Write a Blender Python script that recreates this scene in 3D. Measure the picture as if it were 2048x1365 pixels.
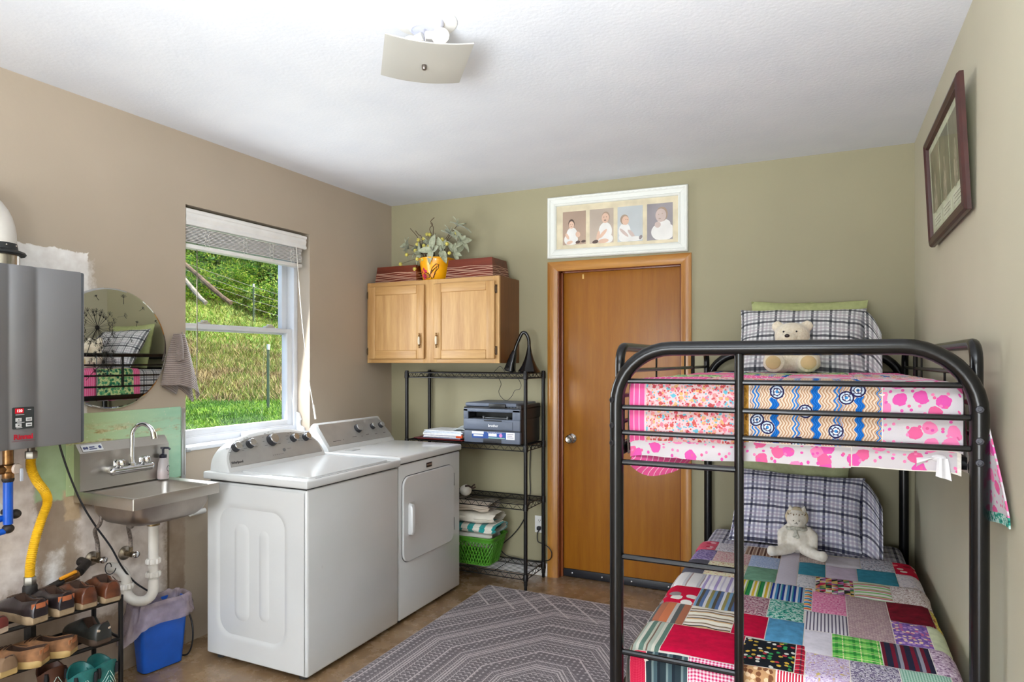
import bpy, bmesh, math, random
from mathutils import Vector, Matrix, noise as mnoise
from math import sin, cos, pi, radians
random.seed(7)
for o in list(bpy.data.objects): bpy.data.objects.remove(o, do_unlink=True)
S = bpy.context.scene
COL = S.collection

# ------------------------------------------------------------------ camera
cam_d = bpy.data.cameras.new('camera'); cam = bpy.data.objects.new('camera', cam_d); COL.objects.link(cam)
cam.location = (3.0003, -4.1702, 1.4668); cam.rotation_euler = (pi/2, 0, 0.443236)
cam_d.sensor_width = 36; cam_d.lens = 36*1321.065/2048; cam_d.shift_y = (722.28-682.5)/2048
cam_d.clip_start = 0.05; cam_d.clip_end = 300
S.camera = cam
# ------------------------------------------------------------------ world, sun, room lights, exposure
wd = bpy.data.worlds.new('world'); S.world = wd; wd.use_nodes = True
nt = wd.node_tree; bg = nt.nodes['Background']
sky = nt.nodes.new('ShaderNodeTexSky'); sky.sky_type = 'NISHITA'; sky.sun_disc = False
sky.sun_elevation = radians(48); sky.sun_rotation = radians(70); sky.air_density = 1.0; sky.dust_density = 2.5; sky.ozone_density = 1.0
nt.links.new(sky.outputs[0], bg.inputs[0]); bg.inputs[1].default_value = 0.42
sd = bpy.data.lights.new('sun', 'SUN'); sd.energy = 5.4; sd.angle = radians(3); sd.color = (1, .95, .86)
so = bpy.data.objects.new('sun', sd); COL.objects.link(so)
so.rotation_euler = Vector((.62, .12, .78)).to_track_quat('Z', 'Y').to_euler()
def area(name, loc, to, sx, sy, power, color=(1, 1, 1)):
    l = bpy.data.lights.new(name, 'AREA'); l.shape = 'RECTANGLE'; l.size = sx; l.size_y = sy; l.energy = power; l.color = color
    o = bpy.data.objects.new(name, l); COL.objects.link(o); o.location = loc
    o.rotation_euler = (Vector(loc)-Vector(to)).to_track_quat('Z', 'Y').to_euler(); return o
# unseen soft fill added behind the camera, at a made-up opening in the end wall
area('rear_fill', (1.75, -8.3, 1.0), (2.1, 0, .8), 2.3, 1.6, 116, (.92, .965, 1))
# unseen fill lamp added behind the camera, aimed up to brighten the room evenly
fl = area('ceiling_bounce_fill', (2.75, -5.2, 1.2), (2.5, -4.4, 2.65), .9, .9, 112, (.89, .955, 1)); fl.data.spread = radians(110)
# added area lamp inside the window opening over the washer, standing in for daylight
area('window_daylight_fill', (-.075, -1.345, 1.54), (3.4, -1.5, .95), .84, .98, 16, (.93, .98, 1))
pl = bpy.data.lights.new('bulb_light', 'POINT'); pl.energy = 0.06; pl.color = (1, .97, .93); pl.shadow_soft_size = .05
po = bpy.data.objects.new('bulb_light', pl); COL.objects.link(po); po.location = (1.79, -2.235, 2.545)
S.view_settings.view_transform = 'Standard'; S.view_settings.look = 'None'; S.view_settings.gamma = 1
S.view_settings.use_curve_mapping = False; S.view_settings.exposure = 0.58

# ------------------------------------------------------------------ material helpers
def lin(c):
    c = c/255
    return c/12.92 if c <= .04045 else ((c+.055)/1.055)**2.4
def RGB(t): return (lin(t[0]), lin(t[1]), lin(t[2]), 1)
class NT:
    def __init__(s, name, rough=.5, metal=0):
        s.m = bpy.data.materials.new(name); s.m.use_nodes = True; s.t = s.m.node_tree
        s.b = s.t.nodes['Principled BSDF']; s.set(s.b, 'Roughness', rough); s.set(s.b, 'Metallic', metal)
        s._tc = None
    def n(s, ty, **k):
        nd = s.t.nodes.new(ty)
        for a, v in k.items(): setattr(nd, a, v)
        return nd
    def put(s, sock, v):
        if hasattr(v, 'is_output') or isinstance(v, bpy.types.NodeSocket): s.t.links.new(v, sock)
        elif isinstance(v, (tuple, list)):
            if len(v) == 3 and sock.type == 'RGBA': sock.default_value = RGB(v)
            else: sock.default_value = v
        else: sock.default_value = v
    def set(s, nd, key, v): s.put(nd.inputs[key], v)
    def co(s, kind='Object'):
        if not s._tc: s._tc = s.n('ShaderNodeTexCoord')
        return s._tc.outputs[kind]
    def math(s, op, a, b=None, c=None, clamp=False):
        nd = s.n('ShaderNodeMath', operation=op, use_clamp=clamp); s.put(nd.inputs[0], a)
        if b is not None: s.put(nd.inputs[1], b)
        if c is not None: s.put(nd.inputs[2], c)
        return nd.outputs[0]
    def mix(s, f, a, b, mode='MIX'):
        nd = s.n('ShaderNodeMix', data_type='RGBA', blend_type=mode)
        s.put(nd.inputs[0], f); s.put(nd.inputs[6], a); s.put(nd.inputs[7], b); return nd.outputs[2]
    def sep(s, v):
        nd = s.n('ShaderNodeSeparateXYZ'); s.put(nd.inputs[0], v); return nd.outputs
    def comb(s, x, y, z=0.0):
        nd = s.n('ShaderNodeCombineXYZ')
        for i, v in enumerate((x, y, z)): s.put(nd.inputs[i], v)
        return nd.outputs[0]
    def scale(s, v, sc):
        nd = s.n('ShaderNodeMapping'); s.put(nd.inputs[0], v); nd.inputs['Scale'].default_value = sc; return nd.outputs[0]
    def noise(s, sc=5, det=3, rough=.5, v=None, out=0):
        nd = s.n('ShaderNodeTexNoise'); s.put(nd.inputs['Vector'], v if v is not None else s.co())
        nd.inputs['Scale'].default_value = sc; nd.inputs['Detail'].default_value = det; nd.inputs['Roughness'].default_value = rough
        return nd.outputs[out]
    def vor(s, sc=20, v=None, rnd=1.0, feature='F1'):
        nd = s.n('ShaderNodeTexVoronoi', feature=feature, voronoi_dimensions='2D' if v is not None else '3D'); s.put(nd.inputs['Vector'], v if v is not None else s.co())
        nd.inputs['Scale'].default_value = sc; nd.inputs['Randomness'].default_value = rnd; return nd
    def ramp(s, f, stops, const=False):
        nd = s.n('ShaderNodeValToRGB'); s.put(nd.inputs[0], f); cr = nd.color_ramp
        cr.interpolation = 'CONSTANT' if const else 'LINEAR'
        while len(cr.elements) < len(stops): cr.elements.new(.5)
        for e, (p, c) in zip(cr.elements, stops):
            e.position = p; e.color = RGB(c) if max(c) > 1 or c == (0, 0, 0) else (*c[:3], 1)
        return nd.outputs[0]
    def step(s, f, lo, hi):                                   # smooth 0..1
        nd = s.n('ShaderNodeMapRange'); nd.clamp = True
        s.put(nd.inputs[0], f); nd.inputs[1].default_value = lo; nd.inputs[2].default_value = hi; return nd.outputs[0]
    def bump(s, h, strength=.3, dist=.01):
        nd = s.n('ShaderNodeBump'); nd.inputs['Strength'].default_value = strength; nd.inputs['Distance'].default_value = dist
        s.put(nd.inputs['Height'], h); s.set(s.b, 'Normal', nd.outputs[0])
    def color(s, c): s.set(s.b, 'Base Color', c); return s.m
_mc = {}
def mat(name, rgb, rough=.5, metal=0, var=.06, sc=12, bump=0, bsc=80, coat=0, spec=None, sheen=0, trans=0, emit=0):
    if name in _mc: return _mc[name]
    t = NT(name, rough, metal)
    f = t.noise(sc, 3)
    lo = tuple(max(0, c*(1-var)) for c in rgb); hi = tuple(min(255, c*(1+var)) for c in rgb)
    t.color(t.ramp(f, [(.3, lo), (.7, hi)]))
    if bump: t.bump(t.noise(bsc, 3), bump, .004)
    if coat: t.set(t.b, 'Coat Weight', coat); t.set(t.b, 'Coat Roughness', .08)
    if spec is not None: t.set(t.b, 'Specular IOR Level', spec)
    if sheen: t.set(t.b, 'Sheen Weight', sheen)
    if trans: t.set(t.b, 'Transmission Weight', trans)
    if emit: t.set(t.b, 'Emission Color', rgb); t.set(t.b, 'Emission Strength', emit)
    _mc[name] = t.m; return t.m
def wood(name, lo, hi, rough=.35, axis='Z', sc=14, coat=.3, bump=.1):
    if name in _mc: return _mc[name]
    t = NT(name, rough); st = {'Z': (1, 1, .07), 'X': (.07, 1, 1), 'Y': (1, .07, 1)}[axis]
    v = t.scale(t.co(), st); f = t.noise(sc, 6, .6, v); g = t.noise(sc*9, 3, .6, v)
    f2 = t.math('ADD', t.math('MULTIPLY', f, .75), t.math('MULTIPLY', g, .25))
    big = t.noise(1.6, 2)
    c = t.ramp(f2, [(.32, lo), (.66, hi)])
    t.color(t.mix(t.math('MULTIPLY', big, .22), c, tuple(x*.72 for x in lo)))
    t.set(t.b, 'Coat Weight', coat); t.set(t.b, 'Coat Roughness', .18); t.bump(g, bump, .002)
    _mc[name] = t.m; return t.m

# ------------------------------------------------------------------ mesh helpers
W = {}
class MB:
    def __init__(s): s.bm = bmesh.new(); s.uv = s.bm.loops.layers.uv.new('UVMap')
    def _mi(s, fs, mi):
        for f in fs: f.material_index = mi
        return s
    def box(s, x0, x1, y0, y1, z0, z1, bev=0, seg=2, mi=0, M=None):
        vs = [s.bm.verts.new((x, y, z)) for x in (x0, x1) for y in (y0, y1) for z in (z0, z1)]
        q = [(0, 1, 3, 2), (4, 6, 7, 5), (0, 4, 5, 1), (2, 3, 7, 6), (0, 2, 6, 4), (1, 5, 7, 3)]
        fs = [s.bm.faces.new([vs[i] for i in f]) for f in q]
        if M is not None:
            for v in vs: v.co = M @ v.co
        for f in fs: f.material_index = mi
        if bev > 0:
            es = list({e for f in fs for e in f.edges})
            r = bmesh.ops.bevel(s.bm, geom=es, offset=min(bev, .49*min(abs(x1-x0), abs(y1-y0), abs(z1-z0))), segments=seg, affect='EDGES', profile=.5)
            for f in r['faces']: f.material_index = mi
        return s
    def rings(s, rs, closed=True, cap0=True, cap1=True, mi=0, uvw=None):
        L = [[s.bm.verts.new(p) for p in r] for r in rs]; n = len(L[0])
        for a in range(len(L)-1):
            for i in range(n if closed else n-1):
                j = (i+1) % n
                f = s.bm.faces.new((L[a][i], L[a][j], L[a+1][j], L[a+1][i])); f.material_index = mi
                if uvw:
                    for lp, (uu, vv) in zip(f.loops, ((i, a), (i+1, a), (i+1, a+1), (i, a+1))): lp[s.uv].uv = (uu/n*uvw[0], vv/(len(L)-1)*uvw[1])
        if cap0 and closed: s.bm.faces.new(L[0][::-1]).material_index = mi
        if cap1 and closed: s.bm.faces.new(L[-1]).material_index = mi
        return s
    def tube(s, pts, r, n=8, mi=0, closed=False, caps=True, flat=None):
        P = [Vector(p) for p in pts]; rs = []
        T = []
        for i in range(len(P)):
            a = P[i-1] if (i > 0 or closed) else P[i]; b = P[(i+1) % len(P)] if (i < len(P)-1 or closed) else P[i]
            T.append((b-a).normalized())
        up = Vector((0, 0, 1)) if abs(T[0].z) < .9 else Vector((0, 1, 0))
        N = (up-T[0]*up.dot(T[0])).normalized()
        for i in range(len(P)):
            N = (N-T[i]*N.dot(T[i]))
            N = N.normalized() if N.length > 1e-6 else T[i].orthogonal().normalized()
            B = T[i].cross(N); rr = r[i] if isinstance(r, (list, tuple)) else r
            fl = flat or 1
            rs.append([P[i]+N*cos(2*pi*k/n)*rr*fl+B*sin(2*pi*k/n)*rr for k in range(n)])
        if closed: rs.append(rs[0])
        return s.rings(rs, True, caps and not closed, caps and not closed, mi)
    def lathe(s, prof, c=(0, 0, 0), axis=(0, 0, 1), n=20, mi=0, caps=True):
        A = Vector(axis).normalized(); X = A.orthogonal().normalized(); Y = A.cross(X); c = Vector(c)
        return s.rings([[c+A*z+(X*cos(2*pi*k/n)+Y*sin(2*pi*k/n))*max(r, 1e-5) for k in range(n)] for r, z in prof], True, caps, caps, mi)
    def cyl(s, a, b, r, n=12, mi=0): return s.tube([a, b], r, n, mi)
    def ball(s, c, r, n=14, m=9, mi=0, M=None):
        r = r if isinstance(r, (tuple, list)) else (r, r, r); c = Vector(c); rs = []
        for i in range(m+1):
            th = pi*i/m; th = min(max(th, .02), pi-.02)
            ring = []
            for k in range(n):
                p = Vector((sin(th)*cos(2*pi*k/n)*r[0], sin(th)*sin(2*pi*k/n)*r[1], -cos(th)*r[2]))
                ring.append(c+(M @ p if M is not None else p))
            rs.append(ring)
        return s.rings(rs, True, True, True, mi)
    def prism(s, poly, fn, h, mi=0):                          # poly of (a,b); fn(a,b,h)->point
        a = [fn(*p, 0) for p in poly]; b = [fn(*p, h) for p in poly]
        return s.rings([a, b], True, True, True, mi)
    def grid(s, fn, nu, nv, mi=0, uvf=None):
        V = [[s.bm.verts.new(fn(i/nu, j/nv)) for i in range(nu+1)] for j in range(nv+1)]
        for j in range(nv):
            for i in range(nu):
                f = s.bm.faces.new((V[j][i], V[j][i+1], V[j+1][i+1], V[j+1][i])); f.material_index = mi
                for lp, (a, b) in zip(f.loops, ((i, j), (i+1, j), (i+1, j+1), (i, j+1))):
                    lp[s.uv].uv = uvf(a/nu, b/nv) if uvf else (a/nu, b/nv)
        return s
    def face(s, pts, mi=0):
        s.bm.faces.new([s.bm.verts.new(p) for p in pts]).material_index = mi; return s
    def solid(s, th):
        bmesh.ops.recalc_face_normals(s.bm, faces=s.bm.faces)
        bmesh.ops.solidify(s.bm, geom=list(s.bm.faces), thickness=th); return s
    def boxuv(s):
        s.bm.normal_update()
        for f in s.bm.faces:
            n = f.normal; ax = max(range(3), key=lambda i: abs(n[i]))
            for lp in f.loops:
                c = lp.vert.co; lp[s.uv].uv = ((c.y, c.z), (c.x, c.z), (c.x, c.y))[ax]
        return s
    def xf(s, M):
        bmesh.ops.transform(s.bm, matrix=M, verts=s.bm.verts); return s
    def build(s, name, m, parent=None, smooth=35, recalc=True):
        if recalc: bmesh.ops.recalc_face_normals(s.bm, faces=s.bm.faces)
        me = bpy.data.meshes.new(name); s.bm.to_mesh(me); s.bm.free()
        for x in (m if isinstance(m, (list, tuple)) else [m]): me.materials.append(x)
        return link_mesh(name, me, parent, smooth)
def link_mesh(name, me, parent=None, smooth=35):
    if smooth:
        me.polygons.foreach_set('use_smooth', [True]*len(me.polygons)); me.set_sharp_from_angle(angle=radians(smooth))
    o = bpy.data.objects.new(name, me); COL.objects.link(o)
    if parent is not None:
        Mw = W.get(parent.name, Matrix.Identity(4)); me.transform(Mw.inverted()); o.parent = parent; W[o.name] = Mw
    return o
def tag(o, label=None, cat=None, group=None, kind=None):
    if label: o['label'] = label
    if cat: o['category'] = cat
    if group: o['group'] = group
    if kind: o['kind'] = kind
    return o
def thing(name, label, cat, loc=(0, 0, 0), group=None):
    o = bpy.data.objects.new(name, None); COL.objects.link(o); o.location = loc; o.empty_display_size = .1
    W[o.name] = Matrix.Translation(loc); return tag(o, label, cat, group)
def structure(o, label=None): o['kind'] = 'structure'; return tag(o, label)
def dup(o, parent=None, label=None, loc=None, rot=None, group=None):
    c = o.copy(); COL.objects.link(c)
    if parent is not None: c.parent = parent
    if label: c['label'] = label
    if group: c['group'] = group
    if loc is not None: c.location = loc
    if rot is not None: c.rotation_euler = rot
    for ch in o.children: dup(ch, c)
    return c
def cat_rom(pts, n=8):
    P = [Vector(p) for p in pts]; P = [P[0]*2-P[1]]+P+[P[-1]*2-P[-2]]; out = []
    for i in range(1, len(P)-2):
        for k in range(n):
            t = k/n; a, b, c, d = P[i-1], P[i], P[i+1], P[i+2]
            out.append(.5*((2*b)+(c-a)*t+(2*a-5*b+4*c-d)*t*t+(3*b-a-3*c+d)*t**3))
    out.append(P[-2]); return out
def rrect(cx, cy, hx, hy, r, n=5):
    out = []
    for k, (sx, sy) in enumerate(((1, 1), (-1, 1), (-1, -1), (1, -1))):
        for i in range(n+1):
            a = pi/2*k+pi/2*i/n; out.append((cx+sx*(hx-r)+cos(a)*r, cy+sy*(hy-r)+sin(a)*r))
    return out
FONT = None
def text(name, body, size, m, origin, xdir, ydir, parent=None, ext=.0006, align='CENTER', bold=0, shear=0):
    cu = bpy.data.curves.new(name, 'FONT'); cu.body = body; cu.size = size; cu.extrude = ext; cu.align_x = align; cu.align_y = 'CENTER'
    cu.offset = bold; cu.resolution_u = 2; cu.shear = shear
    ob = bpy.data.objects.new(name, cu); COL.objects.link(ob); bpy.context.view_layer.update()
    me = bpy.data.meshes.new_from_object(ob.evaluated_get(bpy.context.evaluated_depsgraph_get()))
    bpy.data.objects.remove(ob); bpy.data.curves.remove(cu)
    X = Vector(xdir).normalized(); Y = Vector(ydir).normalized(); Z = X.cross(Y)
    M = Matrix((X, Y, Z)).transposed().to_4x4(); M.translation = Vector(origin); me.transform(M)
    me.materials.clear(); me.materials.append(m)
    return link_mesh(name, me, parent, 0)
def eval_mesh(ob):
    bpy.context.view_layer.update()
    me = bpy.data.meshes.new_from_object(ob.evaluated_get(bpy.context.evaluated_depsgraph_get())); bpy.data.objects.remove(ob); return me
def fuse(name, mb, m, parent=None, voxel=.008, smooth_it=6):      # union of overlapping blobs into one continuous surface
    me = bpy.data.meshes.new(name); mb.bm.to_mesh(me); mb.bm.free(); ob = bpy.data.objects.new(name, me); COL.objects.link(ob)
    r = ob.modifiers.new('r', 'REMESH'); r.mode = 'VOXEL'; r.voxel_size = voxel
    sm = ob.modifiers.new('s', 'SMOOTH'); sm.iterations = smooth_it; sm.factor = .5
    m2 = eval_mesh(ob); m2.materials.clear(); m2.materials.append(m)
    return link_mesh(name, m2, parent, 80)
def N3(x, y, z=0): return mnoise.noise(Vector((x, y, z)))
# ================================================================== SETTING
RW, RH, YB = 3.436, 2.65, -8.4
def wall_mat(name, base, patches=False):
    t = NT(name, .62); p = t.co(); x, y, z = t.sep(p)
    big = t.noise(1.3, 3); c = t.mix(t.step(big, .3, .7), base, tuple(v*.955 for v in base))
    fine = t.noise(140, 2)
    if patches:
        wob = t.math('SUBTRACT', t.noise(9, 6, .65), .5); wob2 = t.math('SUBTRACT', t.noise(40, 4, .7), .5)
        def region(y0, y1, z0, z1, amp=.1, soft=.012):
            d = t.math('MINIMUM', t.math('MINIMUM', t.math('SUBTRACT', y, y0), t.math('SUBTRACT', y1, y)), t.math('MINIMUM', t.math('SUBTRACT', z, z0), t.math('SUBTRACT', z1, z)))
            d = t.math('ADD', d, t.math('ADD', t.math('MULTIPLY', wob, amp), t.math('MULTIPLY', wob2, amp*.5)))
            return t.step(d, 0, soft)
        plaster = t.ramp(t.noise(14, 5), [(.35, (198, 184, 175)), (.65, (232, 222, 215))])
        taupe = t.ramp(t.noise(7, 4), [(.35, (146, 126, 108)), (.65, (172, 154, 136))])
        white = t.ramp(t.noise(18, 5), [(.35, (222, 216, 212)), (.65, (240, 237, 234))])
        green = t.ramp(t.noise(8, 5), [(.3, (150, 172, 128)), (.7, (176, 200, 160))])
        tan = t.ramp(t.noise(20, 4), [(.3, (186, 158, 124)), (.7, (206, 184, 154))])
        c = t.mix(region(-3.4, -1.80, -.1, 1.10, .05), c, taupe)
        c = t.mix(region(-2.95, -2.50, .50, 1.16, .12, .03), c, plaster)
        c = t.mix(region(-2.36, -1.90, .28, .83, .10, .03), c, plaster)
        c = t.mix(region(-2.50, -2.40, .40, .66, .1, .05), c, white)
        c = t.mix(region(-2.53, -1.83, .86, 1.20, .05), c, green)
        c = t.mix(region(-2.41, -2.33, .76, .90, .05), c, tan)
        c = t.mix(region(-3.1, -2.30, 1.2, 1.955, .045, .004), c, white)
        c = t.mix(t.math('MULTIPLY', region(-2.34, -2.275, 1.5, 1.93, .10, .02), .6), c, white)
        h = t.math('ADD', t.math('MULTIPLY', t.noise(30, 5), .6), t.math('MULTIPLY', fine, .15)); t.bump(h, .25, .004)
    else:
        t.bump(fine, .12, .002)
    return t.color(c)
M_left = wall_mat('paint_tone_left', (182, 167, 149), True); M_back = wall_mat('paint_tone_back', (162, 155, 125)); M_right = wall_mat('paint_tone_right', (202, 196, 172))  # one wall paint; each wall's different lighting is worked into its base colour
M_white = mat('white_paint', (234, 233, 230), .4, var=.02)
t = NT('ceiling_paint', .8); t.bump(t.noise(60, 4), .25, .004); M_ceil = t.color(t.ramp(t.noise(3, 3), [(.3, (216, 219, 226)), (.7, (224, 226, 231))]))
t = NT('stained_concrete', .24)
f1 = t.noise(2.2, 6, .62); f2 = t.noise(9, 5, .65)
c = t.ramp(t.math('ADD', t.math('MULTIPLY', f1, .6), t.math('MULTIPLY', f2, .4)), [(.25, (100, 77, 52)), (.45, (136, 108, 78)), (.6, (158, 130, 98)), (.8, (178, 152, 120))])
c = t.mix(t.math('MULTIPLY', t.step(t.noise(26, 5, .7), .5, .8), .6), c, (106, 80, 54))
t.set(t.b, 'Roughness', t.step(f2, .2, 1.4)); t.set(t.b, 'Coat Weight', .25); t.set(t.b, 'Coat Roughness', .12); t.bump(t.noise(70, 4), .06, .003); M_floor = t.color(c)

structure(MB().box(0, RW, YB, .12, -.1, 0).build('floor', M_floor, smooth=0), 'brown stained concrete floor')
structure(MB().box(-.22, RW+.2, YB-.2, .2, RH, RH+.15).build('ceiling', M_ceil, smooth=0), 'white painted ceiling')
WY0, WY1, WZ0, WZ1 = -1.80, -.887, 1.003, 2.281
m = MB()
for a in ((YB-.2, WY0, 0, RH), (WY0, WY1, 0, WZ0), (WY0, WY1, WZ1, RH), (WY1, .2, 0, RH)): m.box(-.22, 0, a[0], a[1], a[2]-(.1 if a[2] == 0 else 0), a[3])
wl = structure(m.build('wall_left', M_left, smooth=0), 'tan wall with bare plaster patches')
DX0, DX1, DZ = 1.345, 2.205, 2.10
m = MB()
for a in ((0, DX0, -.1, RH), (DX1, RW, -.1, RH), (DX0, DX1, DZ, RH)): m.box(a[0], a[1], 0, .12, a[2], a[3])
structure(m.build('wall_back', M_back, smooth=0), 'olive tan wall with the wooden door')
structure(MB().box(DX0-.1, DX1+.1, .13, .2, -.1, RH).build('wall_beyond', M_back, smooth=0))
structure(MB().box(RW, RW+.2, YB-.2, .2, -.1, RH).build('wall_right', M_right, smooth=0), 'beige wall beside the bunk bed')
m = MB()
for a in ((0, .4, 0, RH), (2.7, RW, 0, RH), (.4, 2.7, 0, .65), (.4, 2.7, 2.35, RH)): m.box(a[0], a[1], YB-.2, YB, a[2]-(.1 if a[2] == 0 else 0), a[3])
structure(m.build('wall_front', M_right, smooth=0))  # unseen end wall; its opening is assumed, to go with the rear fill
structure(MB().box(0.002, 1.292, -.016, .0, 0.0, .088, .004).build('baseboard_back', M_white), 'white baseboard under the wire shelves')

# old painted board round the sink, with a metal edge strip
t = NT('old_green_board', .55)
v = t.scale(t.co(), (1, .35, 1.6)); n1 = t.noise(5, 6, .6, v); n2 = t.noise(22, 6, .7, v)
c = t.ramp(n1, [(.3, (150, 196, 168)), (.5, (166, 208, 178)), (.7, (190, 222, 188))])
yy = t.sep(t.co())[1]
c = t.mix(t.math('MULTIPLY', t.step(yy, -1.9, -2.3), .75), c, (170, 180, 122))
zz = t.sep(t.co())[2]
peel = t.math('MULTIPLY', t.step(n2, .50, .60), t.math('MULTIPLY', t.step(zz, 1.06, 1.12), t.step(zz, 1.19, 1.13)))
c = t.mix(peel, c, t.ramp(t.noise(60, 4), [(.4, (150, 112, 62)), (.6, (206, 190, 150))]))
c = t.mix(t.step(t.noise(45, 5, .7), .64, .68), c, (214, 214, 190)); t.bump(t.noise(26, 5), .4, .004); M_gb = t.color(c)
o = structure(MB().box(0, .007, -2.40, -1.832, .872, 1.232, .003).build('green_board', M_gb, wl)); tag(o, 'old pale green painted board')
structure(MB().box(0, .012, -1.832, -1.808, .86, 1.225, .003).box(.012, .016, -1.818, -1.812, .88, 1.2).build('metal_edge_strip', mat('galv', (188, 188, 186), .35, .8), wl))
structure(MB().box(0, .004, -1.905, -1.897, .02, .84).build('wall_seam', mat('seam_brown', (120, 100, 82), .7), wl))

# door
M_door = wood('door_veneer', (146, 86, 16), (168, 108, 26), .4, 'Z', 20, .12, .12)
M_cas = wood('casing_wood', (150, 90, 28), (198, 140, 58), .35, 'Z', 18, .35, .1)
M_casx = wood('casing_wood_x', (150, 90, 28), (198, 140, 58), .35, 'X', 18, .35, .1)
M_dk = wood('jamb_wood', (104, 48, 20), (140, 74, 34), .4, 'Z', 18, .25, .1)
dr = structure(thing('door_1', None, None, (1.77, .06, 0)), 'flat wooden door with round silver knob')
MB().box(1.385, 2.175, .055, .095, .012, 2.068, .003).build('door_slab', M_door, dr)
def casing(pts):                                              # mitred casing run on the wall
    a, b, ia, ib = pts; m = MB(); prof = [(0, 0), (0, .014), (.25, .02), (.7, .016), (1, .009), (1, 0)]
    P = []
    for o_, i_ in ((a, ia), (b, ib)):
        o_ = Vector((o_[0], 0, o_[1])); i_ = Vector((i_[0], 0, i_[1]))
        P.append([o_.lerp(i_, s)+Vector((0, -h, 0)) for s, h in prof])
    return m.rings(P)
casing(((1.294, 0.0), (1.294, 2.136), (1.365, 0.0), (1.365, 2.072))).build('casing', M_cas, dr)
casing(((2.252, 2.136), (2.252, 0.0), (2.188, 2.072), (2.188, 0.0))).build('casing', M_cas, dr)
casing(((1.294, 2.136), (2.252, 2.136), (1.365, 2.072), (2.188, 2.072))).build('casing', M_casx, dr)
for x0, x1 in ((1.345, 1.372), (2.186, 2.205)): MB().box(x0, x1, -.002, .12, 0, DZ, .002).build('jamb', M_dk, dr)
MB().box(1.345, 2.205, -.002, .12, 2.078, DZ, .002).build('jamb', M_dk, dr)
MB().box(1.372, 1.388, .034, .05, 0, 2.08, .003).box(2.172, 2.186, .034, .05, 0, 2.08, .003).box(1.372, 2.186, .034, .05, 2.062, 2.078, .003).build('door_stop', M_dk, dr)
M_blk = mat('black_rubber', (26, 27, 34), .45)
sw = MB().box(1.388, 2.172, .042, .055, .004, .056, .003).build('door_sweep', M_blk, dr)
for x in (1.45, 1.66, 1.86, 2.1): MB().lathe([(.006, 0), (.006, .002), (.003, .003)], (x, .0425, .03), (0, -1, 0), 10).build('screw', mat('screw_steel', (160, 160, 162), .3, .9), sw)
M_chr = mat('brushed_steel', (186, 182, 176), .22, 1, .04); M_chrome = mat('chrome', (214, 214, 216), .07, 1, .02)
MB().lathe([(.033, 0), (.033, .004), (.022, .012), (.012, .016), (.012, .036), (.022, .04), (.029, .05), (.028, .062), (.02, .068), (.008, .066), (.006, .064)], (1.445, .055, .94), (0, -1, 0), 24).build('door_knob', M_chr, dr)
MB().box(1.52, 1.53, .0535, .055, 2.02, 2.05).build('tape_scrap', mat('masking_tape', (226, 190, 120), .7), dr)

# window
M_vin = mat('white_vinyl', (214, 216, 221), .3, var=.015)
wn = structure(thing('window_1', None, None, (-.13, -1.34, 1.0)), 'white vinyl sash window over the washer')
def frame4(m, x0, x1, y0, y1, z0, z1, w, wb=None, wt=None, bev=.004):
    wb = wb or w; wt = wt or w
    m.box(x0, x1, y0, y0+w, z0, z1, bev); m.box(x0, x1, y1-w, y1, z0, z1, bev)
    m.box(x0, x1, y0+w-.002, y1-w+.002, z0, z0+wb, bev); m.box(x0, x1, y0+w-.002, y1-w+.002, z1-wt, z1, bev); return m
frame4(MB(), -.205, -.10, WY0, WY1, WZ0+.012, WZ1, .036).build('window_frame', M_vin, wn)
ls = frame4(MB(), -.148, -.112, WY0+.036, WY1-.036, 1.045, 1.672, .046, .046, .028).box(-.112, -.106, WY0+.05, WY1-.05, 1.05, 1.06, .002).build('lower_sash', M_vin, wn)
us = frame4(MB(), -.192, -.156, WY0+.036, WY1-.036, 1.635, 2.25, .046, .028, .04).build('upper_sash', M_vin, wn)
t = NT('window_glass', .0); tr = t.n('ShaderNodeBsdfTransparent'); gl = t.n('ShaderNodeBsdfGlossy'); gl.inputs['Roughness'].default_value = .02
lw = t.n('ShaderNodeLayerWeight'); fr_ = t.math('MULTIPLY_ADD', t.math('POWER', lw.outputs['Facing'], 4), .3, .02); mx = t.n('ShaderNodeMixShader')
t.put(mx.inputs[0], fr_); t.put(mx.inputs[1], tr.outputs[0]); t.put(mx.inputs[2], gl.outputs[0]); t.put(t.n('ShaderNodeOutputMaterial').inputs[0], mx.outputs[0])
out = [n for n in t.t.nodes if n.type == 'OUTPUT_MATERIAL']; t.t.nodes.remove(out[0]); M_glass = t.m
MB().box(-.132, -.128, WY0+.08, WY1-.08, 1.088, 1.648).build('pane', M_glass, ls, smooth=0)
MB().box(-.176, -.172, WY0+.08, WY1-.08, 1.66, 2.213).build('pane', M_glass, us, smooth=0)
for y in (-1.58, -1.10): MB().box(-.15, -.118, y-.035, y+.035, 1.672, 1.682, .004).box(-.145, -.125, y-.012, y+.026, 1.682, 1.694, .004).build('sash_lock', mat('lock_tan', (196, 190, 176), .4), ls)
MB().box(-.112, .012, WY0, WY1, WZ0-.006, WZ0+.014, .004).build('window_sill', M_vin, wn)
MB().box(.0, .014, WY0-.006, WY0+.02, WZ0-.01, WZ0+.002, .002).build('sill_end_cap', mat('grey_cap', (150, 152, 154), .5), wn)
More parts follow.
